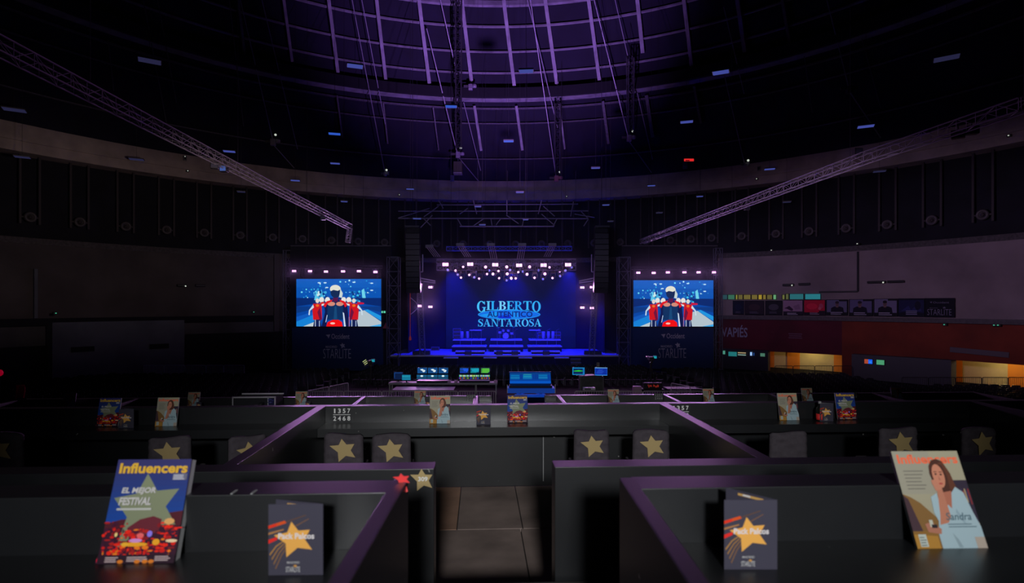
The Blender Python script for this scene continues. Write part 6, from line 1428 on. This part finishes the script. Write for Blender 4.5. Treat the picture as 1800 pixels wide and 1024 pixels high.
t = wall_thing('wall_screen', 'small screen split orange and blue on the grey kiosk', 'screen', 1526.5, 635, 39.1); k = wsz(1526, 39.1); MB().box(-6.8 * k, 6.8 * k, 0.0, 0.08, -4.4 * k, 4.4 * k).build('casing', BLACK, t); a = Art(12.4 * k, 7.8 * k, 0.006, Matrix.Translation((0, 0, -3.9 * k))); a.rect(0, 0, 1, 1, lin(20, 90, 230)); a.rect(0, 0, 0.48, 1, lin(165, 70, 45)); a.rect(0.6, 0.2, 0.9, 0.6, lin(40, 130, 240)); a.mb.build('picture', LED, t)
t = wall_thing('wall_screen', 'small green lit screen on the grey kiosk', 'screen', 1547.5, 636.5, 39.1); k = wsz(1547, 39.1); MB().box(-7 * k, 7 * k, 0.0, 0.08, -5 * k, 4.8 * k).build('casing', BLACK, t); a = Art(12 * k, 8.4 * k, 0.006, Matrix.Translation((0, 0, -4.2 * k))); a.rect(0, 0, 1, 1, lin(72, 150, 108)); a.mb.build('picture', LED, t)
# tiny emergency and pilot lamps
for i, (px, py, R, m, l) in enumerate(((1660, 570, 39.55, DOTG, 'single green emergency lamp below the ledge on the right'), (1747.5, 571, 39.55, DOTG, 'left of the paired green emergency lamps at the far right'), (1754.5, 571, 39.55, DOTG, 'right of the paired green emergency lamps at the far right'),
                               (1507, 428, 39.9, DOT, 'twin white emergency lamp at the lintel, right of the conduit top'), (1356, 439.5, 39.9, DOT, 'white emergency lamp at the lintel near the right stage screen'), (98, 550, 38.5, DOTG, 'green emergency lamp on the annex top left corner'), (446, 548, 39.5, DOTG, 'green emergency lamp left of the wall pillar'),
                               (325, 275, 39.8, DOT, 'white pilot lamp on the ring beam at the left'), (330, 300, 39.8, DOT, 'lower white pilot lamp on the ring beam at the left'), (702, 342, 39.8, DOT, 'tiny white lamp on the ring beam above the left array'), (996, 345, 39.8, DOT, 'tiny white lamp on the ring beam above the rig'), (1773, 238, 39.8, DOT, 'white pilot lamp on the ring beam at the far right'), (1330, 314, 39.8, DOT, 'white pilot lamp on the ring beam, right of centre'))):
    t = wall_thing('emergency_lamp', l, 'lamp', px, py, R); MB().box(-0.12, 0.12, 0.0, 0.3, -0.08, 0.08).build('housing', DARKSTEEL, t); MB().lathe([(0.01, -0.02), (0.045, 0.0), (0.045, 0.03), (0.01, 0.05)], (0, -0.04, -0.02), 8).build('glass', m, t)
for i, (px, py) in enumerate(((325, 278), (1334, 296))):
    t = wall_thing('junction_box', 'small box on the ring beam on the %s' % ('left' if i == 0 else 'right'), 'box', px, py, 39.85); MB().box(-0.13, 0.13, -0.1, 0.1, -0.2, 0.2).build('body', GREYW, t); MB().box(-0.09, 0.09, -0.11, -0.1, -0.13, 0.13).build('cover', DARKSTEEL, t)

# =================================================================== stage haze
hp = [(-20.5, 48.5), (20.0, 48.5), (20.0, 53.0), (12, 58.0), (-13, 58.0), (-20.5, 53.0)]; n = len(hp)
hz = MB().add([(x, y, 0.3) for x, y in hp] + [(x, y, 15.5) for x, y in hp], [tuple(range(n - 1, -1, -1)), tuple(range(n, 2 * n))] + [(i, (i + 1) % n, n + (i + 1) % n, n + i) for i in range(n)]).build('stage_haze', None); hz['kind'] = 'stuff'; hz['label'] = 'thin haze hanging around the stage and screens'; hz['category'] = 'haze'
m = bpy.data.materials.new('haze'); m.use_nodes = True; nt = m.node_tree; nt.nodes.clear()
ou = nt.nodes.new('ShaderNodeOutputMaterial'); vsn = nt.nodes.new('ShaderNodeVolumeScatter'); vsn.inputs['Density'].default_value = 0.007; vsn.inputs['Anisotropy'].default_value = 0.2; vsn.inputs['Color'].default_value = (0.8, 0.85, 1, 1)
nt.links.new(vsn.outputs[0], ou.inputs['Volume']); hz.data.materials.append(m)
